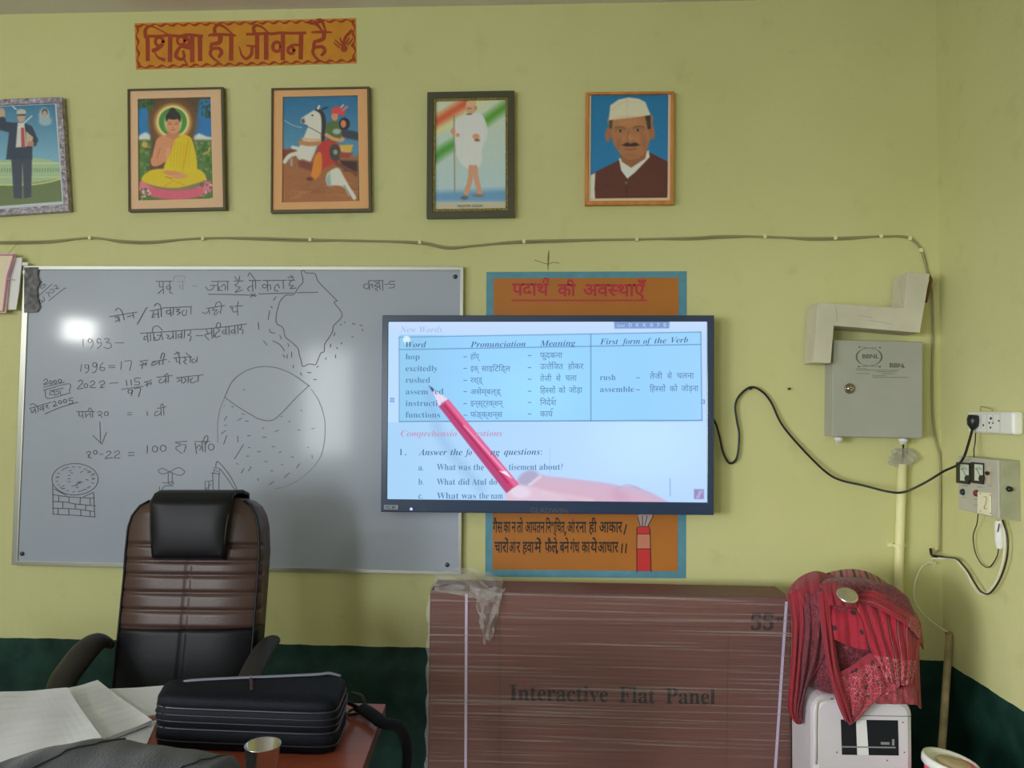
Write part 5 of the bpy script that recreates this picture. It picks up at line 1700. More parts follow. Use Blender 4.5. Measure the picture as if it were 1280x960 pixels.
def wiring():
    w = lambda x, y, d=0.006: P(x, y, -d)
    t = thing('wall_cable', 'thin grey cable clipped in a long line across the yellow wall above the whiteboard', 'cable', P(640, 300, 0))
    pts = [(-30, 303), (0, 302.5), (60, 301.5), (113, 297.5), (150, 301), (190, 302), (250, 298), (320, 297.5), (385, 299.5), (450, 301), (525, 303), (560, 309), (600, 306.5), (645, 302), (700, 300.3), (790, 299.3), (860, 297.5), (905, 295.2), (960, 296.2), (1010, 297.8), (1060, 297), (1105, 295.5), (1135, 296.5), (1149, 308), (1155, 322), (1160, 343)]
    mb = MB().tube(cr([w(x, y) for x, y in pts], 5), 0.0042, 7)
    mb.tube(cr([w(x + 1, y + (2.0 if i % 3 else -.5), .004) for i, (x, y) in enumerate(pts)], 5), 0.0030, 6)
    mb.build('cable_run', M_WIREGREY, t, smooth=True)
    m_clip = mat('cream cable clip', obs(172, 166, 128), .5)
    for x, y in ((113, 297.5), (254, 298.5), (388, 299.5), (525, 303), (655, 302), (796, 299.3), (956, 295.8), (1044, 297.5), (1101, 295.5), (1137, 298), (1151, 313)):
        c = w(x, y)
        MB().box((c[0] - .006, -0.014, c[2] - .0075), (c[0] + .006, -0.0005, c[2] + .0075)).build('cable_clip', m_clip, t, bevel=0.002)
    # cable down the corner
    wire('corner_cable', 'thin grey cable running down the room corner beside the steel network cabinet', 'cable', [P(1163, 352, -.012), P(1165.5, 375, -.008), P(1166, 420, -.008), P(1165, 470, -.008), P(1166, 520, -.008), P(1170, 552, -.010), P(1175, 575, -.012), P(1175, 620, -.012), P(1174, 690, -.012)], 0.0042, M_WIREGREY)
    # black power cord of the display, across to the socket
    tw = thing('power_cord', 'black power cord looping from the screen to the socket on the side wall', 'cord', P(940, 484, 0))
    A = [P(889, 520, -.018), P(895, 530, -.018), P(900, 548, -.02), P(904, 566, -.016), P(912, 579, -.016), P(921, 572, -.016), P(924, 545, -.016), P(921, 525, -.016), P(919, 508, -.016), P(924, 495, -.016), P(938, 484, -.02), P(952, 489, -.016), P(964, 503, -.016), P(977, 530, -.018), P(1000, 558, -.022), P(1030, 588, -.03), P(1050, 600, -.045), P(1080, 607, -.08), P(1110, 614.5, -.12), P(1130, 615, -.16), P(1155, 604, -.20), P(1180, 589, -.25), P(1197, 581, -.31)]
    B = [PX(1205, 571, XR - .098), PX(1211, 553, XR - .07), PX(1215.5, 537, XR - .05)]
    MB().tube(cr(A + B, 7), 0.0042, 8).build('cord', M_BLACKP, tw, smooth=True)
    c0 = PX(1215.5, 537, XR - .05)
    c1 = PX(1217, 526, XR - .045)
    MB().tube([c0 + (c1 - c0) * s for s in (0, .25, .5, 1.1, 1.6)], [.006, .012, .018, .021, .018], 10).build('plug', M_BLACKP, tw, smooth=True)
    # nail under the loop of the cord
    for (x, y, lab) in ((938, 486, 'small nail under the top of the black cord loop'), (986, 486, 'dark screw hole on the bare wall between screen and steel cabinet')):
        o = MB().lathe([(0.0045, 0), (0.0045, 0.010), (0.0, 0.011)], P(x, y, -.0005), 10, (0, -1, 0)).build('wall_nail', M_SCREW, smooth=True)
        tagged(o, lab, 'nail')
    # crack marks above the painted panel
    k = Ink(lambda x, y: P(x, y, -0.0008))
    k.st([(686, 313), (685.5, 322), (685, 338)], [0.7, 2.2, .6]); k.st([(668, 325), (680, 329), (686, 330)], .8); k.st([(684, 331), (692, 328), (699, 329)], .8)
    tagged(k.mb.build('wall_crack', mat('dirty crack', obs(90, 84, 52), .9)), 'small star shaped crack in the plaster above the painted panel', 'crack')
    # conduits
    m_pvc = mat('ivory conduit', obs(172, 166, 124), .5, vary=((8, 8, 3), .08))
    t = thing('conduit_pipe', 'ivory vertical conduit pipe below the steel network cabinet', 'pipe', P(1125, 765, -.02))
    MB().tube([P(1128, 580, -.02), P(1126, 640, -.02), P(1124, 700, -.02), P(1122.5, 790, -.02)], 0.0165, 14).build('pipe', m_pvc, t, smooth=True)
    c = P(1123.5, 682, -.02)
    MB().lathe([(0.017, -.006), (0.021, -.006), (0.021, .006), (0.017, .006)], c, 16).build('pipe_clip', m_pvc, t)
    MB().box((c[0] - .034, -0.008, c[2] - .006), (c[0] + .034, -0.0005, c[2] + .006)).build('clip_strap', m_pvc, t)
    mb = MB()
    c = P(1128, 572, -.02)
    pts = []
    for j in range(7):
        for i in range(14):
            a = 2 * math.pi * i / 14
            rr = (0.02 + 0.016 * math.sin(j * .55)) * (1 + .35 * math.sin(3 * a + j)) + RNG.normal(0, .002)
            pts.append((c[0] + rr * math.cos(a) * 1.3, max(-0.05, min(-0.002, c[1] + rr * .5 * math.sin(a))), c[2] + .035 - j * .012))
    mb.grid(pts, 14, 7, True)
    mb.build('tape_wrap', mat('clear crumpled tape', (.6, .58, .48), .2, alpha=.45), t)
    MB().tube([P(1129, 549, -.03), P(1129, 566, -.025), P(1128, 582, -.02)], .0035, 6).build('inner_wire', M_BLACKP, t, smooth=True)
    # leaning rod in the corner
    a, b = P(1187, 792, -.06), P(1176, 955, -.30)
    t = thing('leaning_pipe', 'thin stained grey pipe leaning in the room corner behind the pink bucket', 'pipe', (b[0], b[1], 0))
    d = (b - a) / (a[2] - b[2])
    foot = a + d * (a[2] - 0.006)
    MB().tube([a, a * .5 + foot * .5, foot], .0125, 14).build('pipe', mat('stained grey pvc', obs(120, 108, 84), .6, vary=(14, .3)), t, smooth=True)
    MB().lathe([(0.0, 0.006), (0.015, 0.006), (0.015, -.006), (0.0125, -.006)], a, 14).build('pipe_cap', mat('brown pipe end', obs(108, 84, 56), .7), t, smooth=True)


wiring()


def right_wall():
    X = XR
    # socket board
    Xf = X - 0.035
    m_w = mat('white switchboard plastic', obs(196, 192, 172, .5), .35)
    q = [PX(1209, 514.5, Xf), PX(1266, 514, Xf), PX(1266, 543, Xf), PX(1209, 541, Xf)]
    t = thing('socket_board', 'white extension socket board with black plug on the side wall', 'socket', (X, q[0][1], q[3][2]))
    zt, zb2 = q[0][2], q[2][2]
    y0, y1 = q[0][1], q[1][1]
    MB().box((Xf, min(y0, y1), min(q[3][2], zb2)), (X - .0005, max(y0, y1), (q[0][2] + q[1][2]) / 2)).build('housing', m_w, t, bevel=0.010, seg=3)
    pr = lambda x, y: PX(x, y, Xf - 0.0006)
    k = Ink(pr)
    for s in ([(1219, 518), (1219, 539)], [(1233.5, 517.5), (1233.5, 540)], [(1250, 517), (1250, 541.5)], [(1219, 518), (1250, 517)], [(1219, 539), (1250, 541.5)], [(1226, 519), (1226, 535)], [(1241, 519), (1241, 530)]):
        k.st(s, .5)
    k.mb.parts('panel_line', mat('grey joint line', obs(150, 148, 134, .5), .5), t)
    k = Ink(pr)
    for x, y in ((1238.5, 523), (1236.5, 528.5), (1241, 528.8), (1248.5, 526), (1229, 531.5), (1238, 534.5)):
        k.blob(x, y, 1.1 if (x, y) != (1238.5, 523) else 1.5, 1.3 if (x, y) != (1238.5, 523) else 1.7, 10)
    k.mb.parts('socket_hole', M_BLACKP, t)
    tw = wire('hanger_wire', 'thin wire loop sticking up from the white socket board', 'wire', [PX(1226, 514.5, Xf + .015), PX(1226, 508.5, Xf + .01), PX(1233, 509.5, Xf + .01), PX(1240, 512, Xf + .012), PX(1240, 514.5, Xf + .02)], .0016, M_WIREGREY, 6)
    # stabiliser box with meters
    d = 0.065
    Xf = X - d
    tl, bl_ = PX(1197, 571, Xf), PX(1198, 637, Xf)
    tr, br_ = PX(1247, 574, Xf), PX(1249, 648, Xf)
    m_g = mat('pale grey painted metal', obs(138, 135, 123), .45, vary=(8, .05))
    m_gs = mat('dusty green grey metal', obs(118, 119, 97), .55, vary=(14, .14))
    t = thing('voltage_meter_box', 'grey electric meter box with two black dials on the side wall', 'meter', (X, (tl[1] + tr[1]) / 2, bl_[2]))
    ztop, zbot = (tl[2] + tr[2]) / 2, (bl_[2] + br_[2]) / 2
    yA, yB = (tl[1] + bl_[1]) / 2, (tr[1] + br_[1]) / 2
    MB().box((Xf, yB, zbot), (X - .0005, yA, ztop)).build('case', m_g, t, bevel=.003)
    # near side plate slightly askew, toward the camera
    s = [np.array((Xf + .004, yB - .002, ztop - .002)), np.array((X + .0 - .001, yB - .002, ztop)), np.array((X - .001, yB - .002, zbot - .006)), np.array((Xf + .004, yB - .002, zbot + .001))]
    MB().ext(s, (0, -.002, 0)).build('side_plate', m_gs, t)
    c = PX(1256.5, 610.5, X - d * .55)
    c[1] = yB - .004
    kn = MB().lathe([(0.0, .012), (.007, .012), (.009, .004), (.009, 0), (0, 0)], c, 12, (0, -1, 0)).build('toggle_switch', M_BLACKP, t, smooth=True)
    pr = lambda x, y: PX(x, y, Xf - 0.0008)
    pr2 = lambda x, y: PX(x, y, Xf - 0.008)
    m_dial = mat('pale dial face', obs(150, 156, 142), .3)
    for x0, x1 in ((1197.5, 1213), (1215.5, 1230.5)):
        a = [pr(x0, 577.5), pr(x1, 579), pr(x1, 605.5), pr(x0, 603.5)]
        o = MB().ext(a, (-.007, 0, 0)).build('meter_dial', M_BLACKP, t, bevel=.001)
        MB().add([pr2(x0 + 2.5, 580), pr2(x1 - 2, 581), pr2(x1 - 2, 601.5), pr2(x0 + 2.5, 600.5)], [(0, 1, 2, 3)]).build('dial_face', m_dial, o)
        k = Ink(lambda x, y: PX(x, y, Xf - 0.0088))
        k.blob(x1 - 4, 598, 3.6, 4.2)
        k.st([(x1 - 5, 596), (x0 + 5, 586)], .6)
        for i in range(5):
            k.st([(x0 + 4 + i * 1.6, 584 + abs(i - 2) * .6), (x0 + 4.4 + i * 1.6, 586 + abs(i - 2) * .6)], .4)
        k.mb.parts('dial_needle', M_BLACKP, o)
    k = Ink(pr); k.poly([(1233, 584), (1238.5, 584.5), (1238.5, 604), (1233, 603.5)]); k.mb.build('breaker_plate', mat('tan breaker plate', obs(150, 138, 112), .5), t)
    MB().tube([PX(1234, 591.5, Xf), PX(1233.5, 591.5, Xf - .014)], [.007, .005], 10).build('breaker_lever', M_BLACKP, t, smooth=True)
    for x, y, mm, nm in ((1204, 615, mat('dark green lamp', (.015, .05, .04), .3), 'indicator_lamp'), (1221, 616.5, mat('dull red lamp', (.22, .035, .035), .3), 'indicator_lamp')):
        MB().lathe([(0.0, .010), (.009, .008), (.012, 0), (0.0, 0)], PX(x, y, Xf), 16, (-1, 0, 0)).build(nm, mm, t, smooth=True)
    k = Ink(pr)
    for s in ([(1203, 607), (1210, 607.4)], [(1221, 608.6), (1228, 609)], [(1235, 607), (1239, 607.3)], [(1203, 621.5), (1207, 621.7)], [(1218, 624), (1224, 624.4)], [(1218, 631), (1224, 631.5)]):
        k.st(s, .7)
    k.mb.parts('printed_label', mat('small grey print', obs(96, 94, 86), .6), t)
    a = [PX(1224, 614.8, Xf - .001), PX(1239.5, 616, Xf - .001), PX(1239.5, 644.5, Xf - .001), PX(1224, 641, Xf - .001)]
    o = MB().ext(a, (-.006, 0, 0)).build('switch_plate', mat('cream switch plate', obs(196, 176, 150, .5), .4), t, bevel=.001, label='cream switch plate')
    k = Ink(lambda x, y: PX(x, y, Xf - .0078))
    k.st([(1230, 621), (1233, 622), (1232, 630), (1230, 635), (1233, 636)], .9)
    for x, y in ((1225.5, 617), (1237.5, 618.5), (1225.5, 638.5), (1237.5, 641.5)):
        k.blob(x, y, .8, .8, 8)
    k.mb.parts('switch_mark', mat('red brown mark', obs(140, 90, 76, .5), .5), o)
    # cables of the meter box
    g = 'loose cables under the meter box'
    R = lambda x, y, dd=.02: PX(x, y, X - dd)
    wire('white_cable', 'thick white cable looping down from the meter box and along to the corner', 'cable', [R(1251, 649), R(1256, 672), R(1254, 700), R(1246, 725), R(1235, 740), R(1226, 742.5), R(1217, 733), R(1209, 717), R(1200, 706), R(1194, 699), R(1180, 698.5, .02), P(1165, 698, -.03)], .0042, M_WIREWHITE, group=g)
    wire('black_cable', 'thin black cable looping beside the white cable below the meter box', 'cable', [R(1253, 650, .03), R(1259, 670, .026), R(1259, 695, .026), R(1251, 722, .026), R(1238, 741, .03), R(1227, 740, .03), R(1218, 728, .03), R(1208, 712, .03), R(1196, 699, .03), R(1182, 696.5, .03), P(1167, 694, -.045)], .0026, M_BLACKP, group=g)
    wire('thin_wire', 'thin black wire hanging in a narrow loop from the underside of the meter box', 'wire', [R(1222.5, 643, .05), R(1221, 655, .03), R(1216.5, 670, .02), R(1219, 690, .015), R(1227, 705, .015), R(1236, 709, .015), R(1244, 700, .015), R(1248, 688, .02), R(1247, 668, .03), R(1249, 655, .04)], .0018, M_BLACKP, group=g)
    wire('socket_wire', 'thin dark wire dropping from the socket board to the meter box', 'wire', [R(1219.5, 541, .03), R(1219, 552, .02), R(1217.5, 562, .025), R(1217.5, 571.5, .04)], .0018, M_BLACKP, group=g)
    wire('white_cable', 'white cable curving from the corner junction down to the leaning pipe', 'cable', [P(1170, 704, -.022), P(1160, 704, -.022), P(1150, 712, -.04), P(1143, 732, -.05), P(1144, 752, -.05), P(1155, 769, -.05), P(1170, 781, -.055), P(1186, 791, -.06)], .0034, M_WIREWHITE, group=g)
    mb = MB()
    cc = R(1249.5, 668, .022)
    MB().lathe([(0, .045), (.011, .045), (.015, .03), (.014, -.02), (.010, -.045), (0, -.045)], cc, 14).build('tmp', m_w)
    o = bpy.data.objects['tmp']; o.name = 'cable_joint'
    tagged(o, 'pale taped cable joint hanging under the meter box', 'cable joint')
    c = P(1166, 695, -.035)
    tj = thing('cable_junction', 'untidy taped cable junction at the room corner below the socket board', 'cable joint', c)
    MB().tube(cr([P(1163, 686, -.012), P(1165, 694, -.03), P(1172, 696, -.035)], 5), .005, 8).build('taped_joint', M_BLACKP, tj, smooth=True)
    MB().tube(cr([P(1172, 688, -.012), P(1166, 696, -.03), P(1168, 700, -.03)], 5), .003, 8).build('wire_end', M_WIREGREY, tj, smooth=True)


right_wall()


# ------------------------------------------------------------------ pink folder hanging at the board edge
def folder():
    m_pk = mat('pink plastic folder edge', obs(190, 110, 150), .25)
    m_pg = mat('peach cover card', obs(190, 158, 138), .5)
    m_pp = mat('greyish white paper', obs(178, 170, 180), .7)
    t = thing('hanging_folder', 'pink edged file with loose papers hanging at the corner of the whiteboard', 'folder', P(0, 390, -.02))
    pl = lambda pts, Y: [P(x, y, Y) for x, y in pts]
    MB().ext(pl([(-30, 322), (27.5, 322), (25, 350), (23.5, 365), (20, 387), (-30, 388)], -.030), (0, .004, 0)).build('inner_paper', m_pp, t)
    MB().ext(pl([(-30, 317), (19.5, 317), (11, 345), (7, 391), (-30, 391)], -.040), (0, .006, 0)).build('cover', m_pg, t)
    a = [P(-30, 318.5, -.042), P(18, 318.5, -.042), P(9.5, 347, -.042), P(4.5, 389, -.042), P(-30, 390, -.042)]
    MB().tube(a, .0075, 8, flat=.5).build('cover_edge', m_pk, t)
    MB().tube([P(8, 348, -.046), P(13, 349, -.044), P(17, 350, -.036)], .004, 8, flat=.5).build('tape_tab', mat('clear tape', (.75, .72, .74), .2), t)
    MB().ext(pl([(28, 328), (35, 328), (35, 332), (28, 332)], -.026), (0, -.002, 0)).build('tape_piece', mat('white tape', obs(190, 188, 180), .5), t)
    MB().ext(pl([(28.5, 338), (31.5, 338), (31.5, 342.5), (28.5, 342.5)], -.026), (0, -.002, 0)).build('tape_piece', mat('white tape', obs(190, 188, 180), .5), t)
    MB().tube([P(26, 300, -.003), P(10, 317, -.036)], .001, 5).build('hanging_thread', M_WIREGREY, t)


folder()


# ------------------------------------------------------------------ white appliance, red cloth, lid, bucket
def appliance():
    Yf, Yb = -0.56, -0.335
    m_w = mat('white appliance plastic', obs(158, 153, 157, .45), .35, vary=(6, .04))
    zt = P(1075, 872, Yf)[2]
    x0, x1 = P(1016, 900, Yf)[0], P(1142, 900, Yf)[0]
    t = thing('white_appliance', 'white plastic upright appliance with dark display window under the red cloth', 'appliance', ((x0 + x1) / 2, (Yf + Yb) / 2, 0))
    def outline(ins, y, r=.05):
        pts = []
        for cx, cz, a0 in ((x1 - r, zt - r, 0), (x0 + r, zt - r, 90)):
            for i in range(7):
                a = math.radians(a0 + 15 * i)
                pts.append((cx + (r - ins) * math.cos(a), y, cz + (r - ins) * math.sin(a)))
        return pts + [(x0 + ins, y, 0.0), (x1 - ins, y, 0.0)]
    mb = MB()
    secs = [outline(.018, Yf), outline(.004, Yf + .008), outline(0, Yf + .022), outline(0, Yb - .02), outline(.01, Yb)]
    n = len(secs[0])
    mb.grid([p for s in secs for p in s], n, len(secs), True)
    mb.f += [tuple(range(n - 1, -1, -1)), tuple((len(secs) - 1) * n + k for k in range(n))]
    mb.build('casing', m_w, t, bevel=.002)
    Yw = Yf - .0012
    MB().ext([P(x, y, Yw) for x, y in ((1051, 899.5), (1122.5, 900.5), (1123.5, 944.5), (1052.5, 943.5))], (0, .001, 0)).build('display_window', mat('dark glossy window', (.02, .02, .024), .08, coat=.6, coat_rough=.03), t)
    pr = lambda x, y: P(x, y, Yw - .0008)
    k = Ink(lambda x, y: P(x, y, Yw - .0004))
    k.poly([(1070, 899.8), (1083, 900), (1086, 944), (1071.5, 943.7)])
    k.mb.build('reflection_strip', mat('painted window reflection', obs(205, 205, 205, .45), .3), t, label='white painted reflection in the dark window')  # bright reflection in the window, put in as a flat white strip
    k = Ink(pr)
    k.st([(1053, 933.5), (1119, 934.5)], 1.8)
    k.poly([(1101, 927.5), (1112, 927.8), (1112, 931), (1101, 930.7)]).poly([(1115, 924), (1118, 924), (1118, 932), (1115, 932)])
    k.mb.parts('window_detail', mat('grey window detail', (.3, .3, .32), .4), t)
    MB().tube(cr([P(x, y, Yf - .001) for x, y in ((1020, 955), (1021, 885), (1026, 876), (1040, 873.5))], 5), .003, 6).build('casing_groove', mat('grey groove', obs(140, 138, 132, .45), .5), t, smooth=True)
    k = Ink(lambda x, y: P(x, y, Yf - .0008))
    k.st([(1075, 894.5), (1139, 895.5)], .8)
    for x, y in ((1128.5, 903), (1130.5, 940.5), (1046, 940.5), (1109, 950.5)):
        k.blob(x, y, 1.1, 1.1, 8)
    k.mb.parts('screw_dot', mat('dark screw dot', (.12, .12, .12), .5), t)
    return zt


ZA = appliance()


def cloth_mat(name, base, stripe=None, freq=0.0, axis=0, flower=None, band=None):
    m = bpy.data.materials.new(name)
    m.use_nodes = True
    nt = m.node_tree
    N, L = nt.nodes.new, nt.links.new
    p = nt.nodes['Principled BSDF']
    p.inputs['Roughness'].default_value = .8
    p.inputs['Sheen Weight'].default_value = .15
    uv = N('ShaderNodeUVMap')
    sep = N('ShaderNodeSeparateXYZ')
    L(uv.outputs[0], sep.inputs[0])
    n = N('ShaderNodeTexNoise'); n.inputs['Scale'].default_value = 30; n.inputs['Detail'].default_value = 5
    L(uv.outputs[0], n.inputs['Vector'])
    r = N('ShaderNodeValToRGB')
    r.color_ramp.elements[0].position, r.color_ramp.elements[1].position = .3, .75
    r.color_ramp.elements[0].color = (*[c * .78 for c in base], 1); r.color_ramp.elements[1].color = (*[min(1, c * 1.18) for c in base], 1)
    L(n.outputs['Fac'], r.inputs[0])
    cur = r.outputs[0]
    def mixin(fac, col):
        nonlocal cur
        mx = N('ShaderNodeMix'); mx.data_type = 'RGBA'
        L(fac, mx.inputs[0]); L(cur, mx.inputs[6]); mx.inputs[7].default_value = (*col, 1)
        cur = mx.outputs[2]
    if stripe:
        for col, ph, wd in stripe:
            a = N('ShaderNodeMath'); a.operation = 'MULTIPLY_ADD'; a.inputs[1].default_value = freq; a.inputs[2].default_value = ph
            L(sep.outputs[axis], a.inputs[0])
            f = N('ShaderNodeMath'); f.operation = 'FRACT'; L(a.outputs[0], f.inputs[0])
            c = N('ShaderNodeMath'); c.operation = 'LESS_THAN'; c.inputs[1].default_value = wd; L(f.outputs[0], c.inputs[0])
            mixin(c.outputs[0], col)
    if flower:
        v = N('ShaderNodeTexVoronoi'); v.inputs['Scale'].default_value = flower[0]; L(uv.outputs[0], v.inputs['Vector'])
        w = N('ShaderNodeMath'); w.operation = 'LESS_THAN'; w.inputs[1].default_value = flower[1]; L(v.outputs['Distance'], w.inputs[0])
        mixin(w.outputs[0], flower[2])
        v2 = N('ShaderNodeTexVoronoi'); v2.feature = 'DISTANCE_TO_EDGE'; v2.inputs['Scale'].default_value = flower[0] * 2.6; L(uv.outputs[0], v2.inputs['Vector'])
        w2 = N('ShaderNodeMath'); w2.operation = 'LESS_THAN'; w2.inputs[1].default_value = .035; L(v2.outputs['Distance'], w2.inputs[0])
        g = N('ShaderNodeMath'); g.operation = 'GREATER_THAN'; g.inputs[1].default_value = flower[3]; L(sep.outputs[1], g.inputs[0])
        gm = N('ShaderNodeMath'); gm.operation = 'MULTIPLY'; L(w2.outputs[0], gm.inputs[0]); L(g.outputs[0], gm.inputs[1])
        gs = N('ShaderNodeMath'); gs.operation = 'MULTIPLY'; gs.inputs[1].default_value = .6; L(gm.outputs[0], gs.inputs[0])
        mixin(gs.outputs[0], flower[4])
    L(cur, p.inputs['Base Color'])
    b = N('ShaderNodeBump'); b.inputs['Strength'].default_value = .25; b.inputs['Distance'].default_value = .004
    n2 = N('ShaderNodeTexNoise'); n2.inputs['Scale'].default_value = 22; n2.inputs['Detail'].default_value = 6
    L(uv.outputs[0], n2.inputs['Vector']); L(n2.outputs['Fac'], b.inputs['Height']); L(b.outputs[0], p.inputs['Normal'])
    return m


def cloth(name, m, t, rows, nu=48, nv=48, amp=.006, freq=5.0, seed=0, thick=.004, label=None):
    """a draped sheet through rows of (px, py, Y) control points, with folds running down it"""
    R_ = [[np.array([x, y, Y]) for x, y, Y in row] for row in rows]
    def samp(lst, n):
        c = cr(lst, 12)
        idx = np.linspace(0, len(c) - 1, n)
        return [c[int(i)] * (1 - (i - int(i))) + c[min(int(i) + 1, len(c) - 1)] * (i - int(i)) for i in idx]
    rr = [samp(r, nu) for r in R_]
    cols = [samp([rr[j][i] for j in range(len(rr))], nv) for i in range(nu)]
    pts, uvs = [], []
    for j in range(nv):
        for i in range(nu):
            u, v = i / (nu - 1), j / (nv - 1)
            x, y, Y = cols[i][j]
            f = math.sin(freq * 2 * math.pi * (u + .05 * math.sin(3 * v + seed)) + seed) + .4 * math.sin(freq * 4.6 * math.pi * u + 2 * v + seed * 2) + .35 * math.sin(7 * v + 9 * u + seed)
            pts.append(P(x, y, Y + amp * f * min(1, .25 + v * 2)))
            uvs.append((u, v))
    mb = MB().grid(pts, nu, nv)
    o = mb.build(name, m, t, smooth=True, solid=thick)
    uvl = o.data.uv_layers.new(name='UVMap')
    for lp in o.data.loops:
        uvl.data[lp.index].uv = uvs[lp.vertex_index]
    if label:
        o['label'] = label
    return o


def red_cloth():
    t = thing('red_cloth', 'heap of red printed cloth with dark stripes piled on the white appliance', 'cloth', P(1080, 872, -.40))
    red = obs(114, 17, 33, .42)
    red2 = obs(104, 25, 37, .42)
    dk = (.045, .012, .018)
    m1 = cloth_mat('striped red cotton', red, stripe=[(dk, 0.0, .10), (obs(176, 110, 104, .5), -.10, .025)], freq=7.0, axis=0, flower=(9, .0, dk, .74, obs(190, 140, 140, .5)))
    m1b = cloth_mat('red cotton with motif', red, flower=(3.2, .22, dk, 2.0, red))
    m2 = cloth_mat('printed red cotton', red2, flower=(8.0, .26, dk, .12, obs(176, 110, 112, .5)))
    m3 = cloth_mat('faded striped cotton', obs(116, 66, 64, .42), stripe=[(dk, 0.0, .22), (obs(92, 44, 46, .42), .5, .15)], freq=7, axis=0)
    m4 = cloth_mat('plain red cotton', obs(104, 20, 30, .42))
    m5 = cloth_mat('maroon cotton', obs(72, 20, 30, .42), flower=(10, .2, dk, .0, obs(126, 62, 70, .5)))
    # rounded pile underneath that everything drapes over
    mb = MB()
    pts, nu = [], 40
    za, zb_ = P(1070, 722, -.42)[2], ZA + .002
    xa, xb = P(1000, 800, -.44)[0], P(1138, 800, -.44)[0]
    prof = [(0, .93), (.2, .97), (.5, 1.0), (.72, .97), (.86, .86), (.95, .66), (1.0, .3)]
    for v, sc_ in prof:
        for i in range(nu):
            a = 2 * math.pi * i / nu
            c, d = math.cos(a), math.sin(a)
            w = 1 + .03 * math.sin(5 * a + 3 * v)
            pts.append(((xa + xb) / 2 + (xb - xa) / 2 * sc_ * w * math.copysign(abs(c) ** .7, c), -.445 + .108 * sc_ * w * math.copysign(abs(d) ** .7, d), zb_ + (za - zb_) * v))
    mb.grid(pts, nu, len(prof), True)
    mb.f += [tuple(range(nu - 1, -1, -1)), tuple((len(prof) - 1) * nu + k for k in range(nu))]
    o = mb.build('cloth_pile', m5, t, smooth=True, label='dark maroon inner folds')
    uvl = o.data.uv_layers.new(name='UVMap')
    for lp in o.data.loops:
        c = o.data.vertices[lp.vertex_index].co
        uvl.data[lp.index].uv = (c.x * 3, c.z * 3)
    cloth('faded_fold', m3, t, [[(1018, 722, -.33), (1045, 714, -.32), (1072, 712.5, -.32), (1098, 722, -.32), (1131, 746, -.34)], [(1022, 731, -.39), (1048, 726, -.39), (1076, 725, -.39), (1106, 734, -.39), (1134, 753, -.39)], [(1030, 744, -.45), (1054, 737, -.46), (1080, 737, -.46), (1110, 747, -.46), (1131, 758, -.46)]], amp=.005, freq=6, seed=1)
    cloth('striped_fold', m1, t, [[(1060, 737, -.45), (1082, 738, -.45), (1105, 745, -.45), (1124, 752, -.45), (1138, 762, -.43)], [(1068, 752, -.53), (1090, 755, -.54), (1112, 762, -.54), (1134, 770, -.53), (1147, 778, -.47)], [(1078, 785, -.58), (1098, 788, -.585), (1116, 792, -.585), (1134, 795, -.57), (1149, 800, -.51)], [(1090, 820, -.595), (1107, 822, -.60), (1122, 824, -.595), (1135, 826, -.58), (1145, 828, -.53)], [(1106, 852, -.60), (1115, 854, -.60), (1124, 856, -.597), (1132, 857, -.585), (1140, 854, -.55)]], amp=.005, freq=6, seed=2)
    cloth('striped_fold', m1, t, [[(1066, 734, -.48), (1068, 743, -.52), (1069, 752, -.55)], [(1088, 729, -.45), (1091, 741, -.525), (1090, 757, -.565)], [(1112, 737, -.44), (1116, 751, -.52), (1112, 769, -.575)], [(1132, 752, -.43), (1138, 766, -.50), (1135, 783, -.575)], [(1146, 772, -.42), (1150, 786, -.47), (1149, 800, -.53)]], amp=.004, freq=5, seed=8)
    cloth('plain_fold', m4, t, [[(1026, 730, -.47), (1040, 727, -.47), (1056, 731, -.48), (1070, 734, -.48)], [(1030, 743, -.515), (1042, 741, -.525), (1056, 742, -.53), (1070, 745, -.53)], [(1034, 757, -.53), (1046, 757, -.54), (1058, 758, -.55), (1072, 760, -.555)]], amp=.005, freq=3, seed=9, nv=30)
    cloth('plain_fold', m1b, t, [[(1034, 752, -.50), (1050, 753, -.51), (1064, 755, -.52), (1080, 758, -.53)], [(1034, 775, -.55), (1054, 772, -.56), (1072, 774, -.57), (1088, 784, -.58)], [(1038, 797, -.56), (1058, 806, -.575), (1078, 812, -.582), (1098, 812, -.588)]], amp=.006, freq=2, seed=3)
    cloth('printed_fold', m2, t, [[(1044, 842, -.578), (1062, 834, -.583), (1084, 818, -.588), (1102, 812, -.592)], [(1045, 856, -.582), (1066, 852, -.59), (1090, 842, -.597), (1116, 840, -.60)], [(1048, 872, -.586), (1068, 876, -.592), (1092, 868, -.60), (1124, 858, -.605)], [(1056, 893, -.582), (1066, 894, -.586), (1082, 886, -.597), (1096, 874, -.60)], [(1062, 906, -.58), (1064, 905, -.58), (1068, 902, -.583), (1073, 898, -.586)]], amp=.005, freq=3, seed=4)
    cloth('side_fold', m4, t, [[(1126, 752, -.42), (1142, 764, -.41), (1150, 778, -.38)], [(1138, 775, -.46), (1149, 787, -.42), (1153, 800, -.38)], [(1142, 795, -.47), (1150, 804, -.43), (1154, 812, -.40)]], amp=.005, freq=2, seed=5, nv=24)
    cloth('side_fold', m4, t, [[(1136, 795, -.52), (1143, 798, -.49), (1148, 801, -.44)], [(1138, 840, -.55), (1145, 842, -.52), (1149, 845, -.46)], [(1136, 868, -.585), (1144, 878, -.56), (1151, 886, -.52)]], amp=.006, freq=2, seed=6, nv=30)
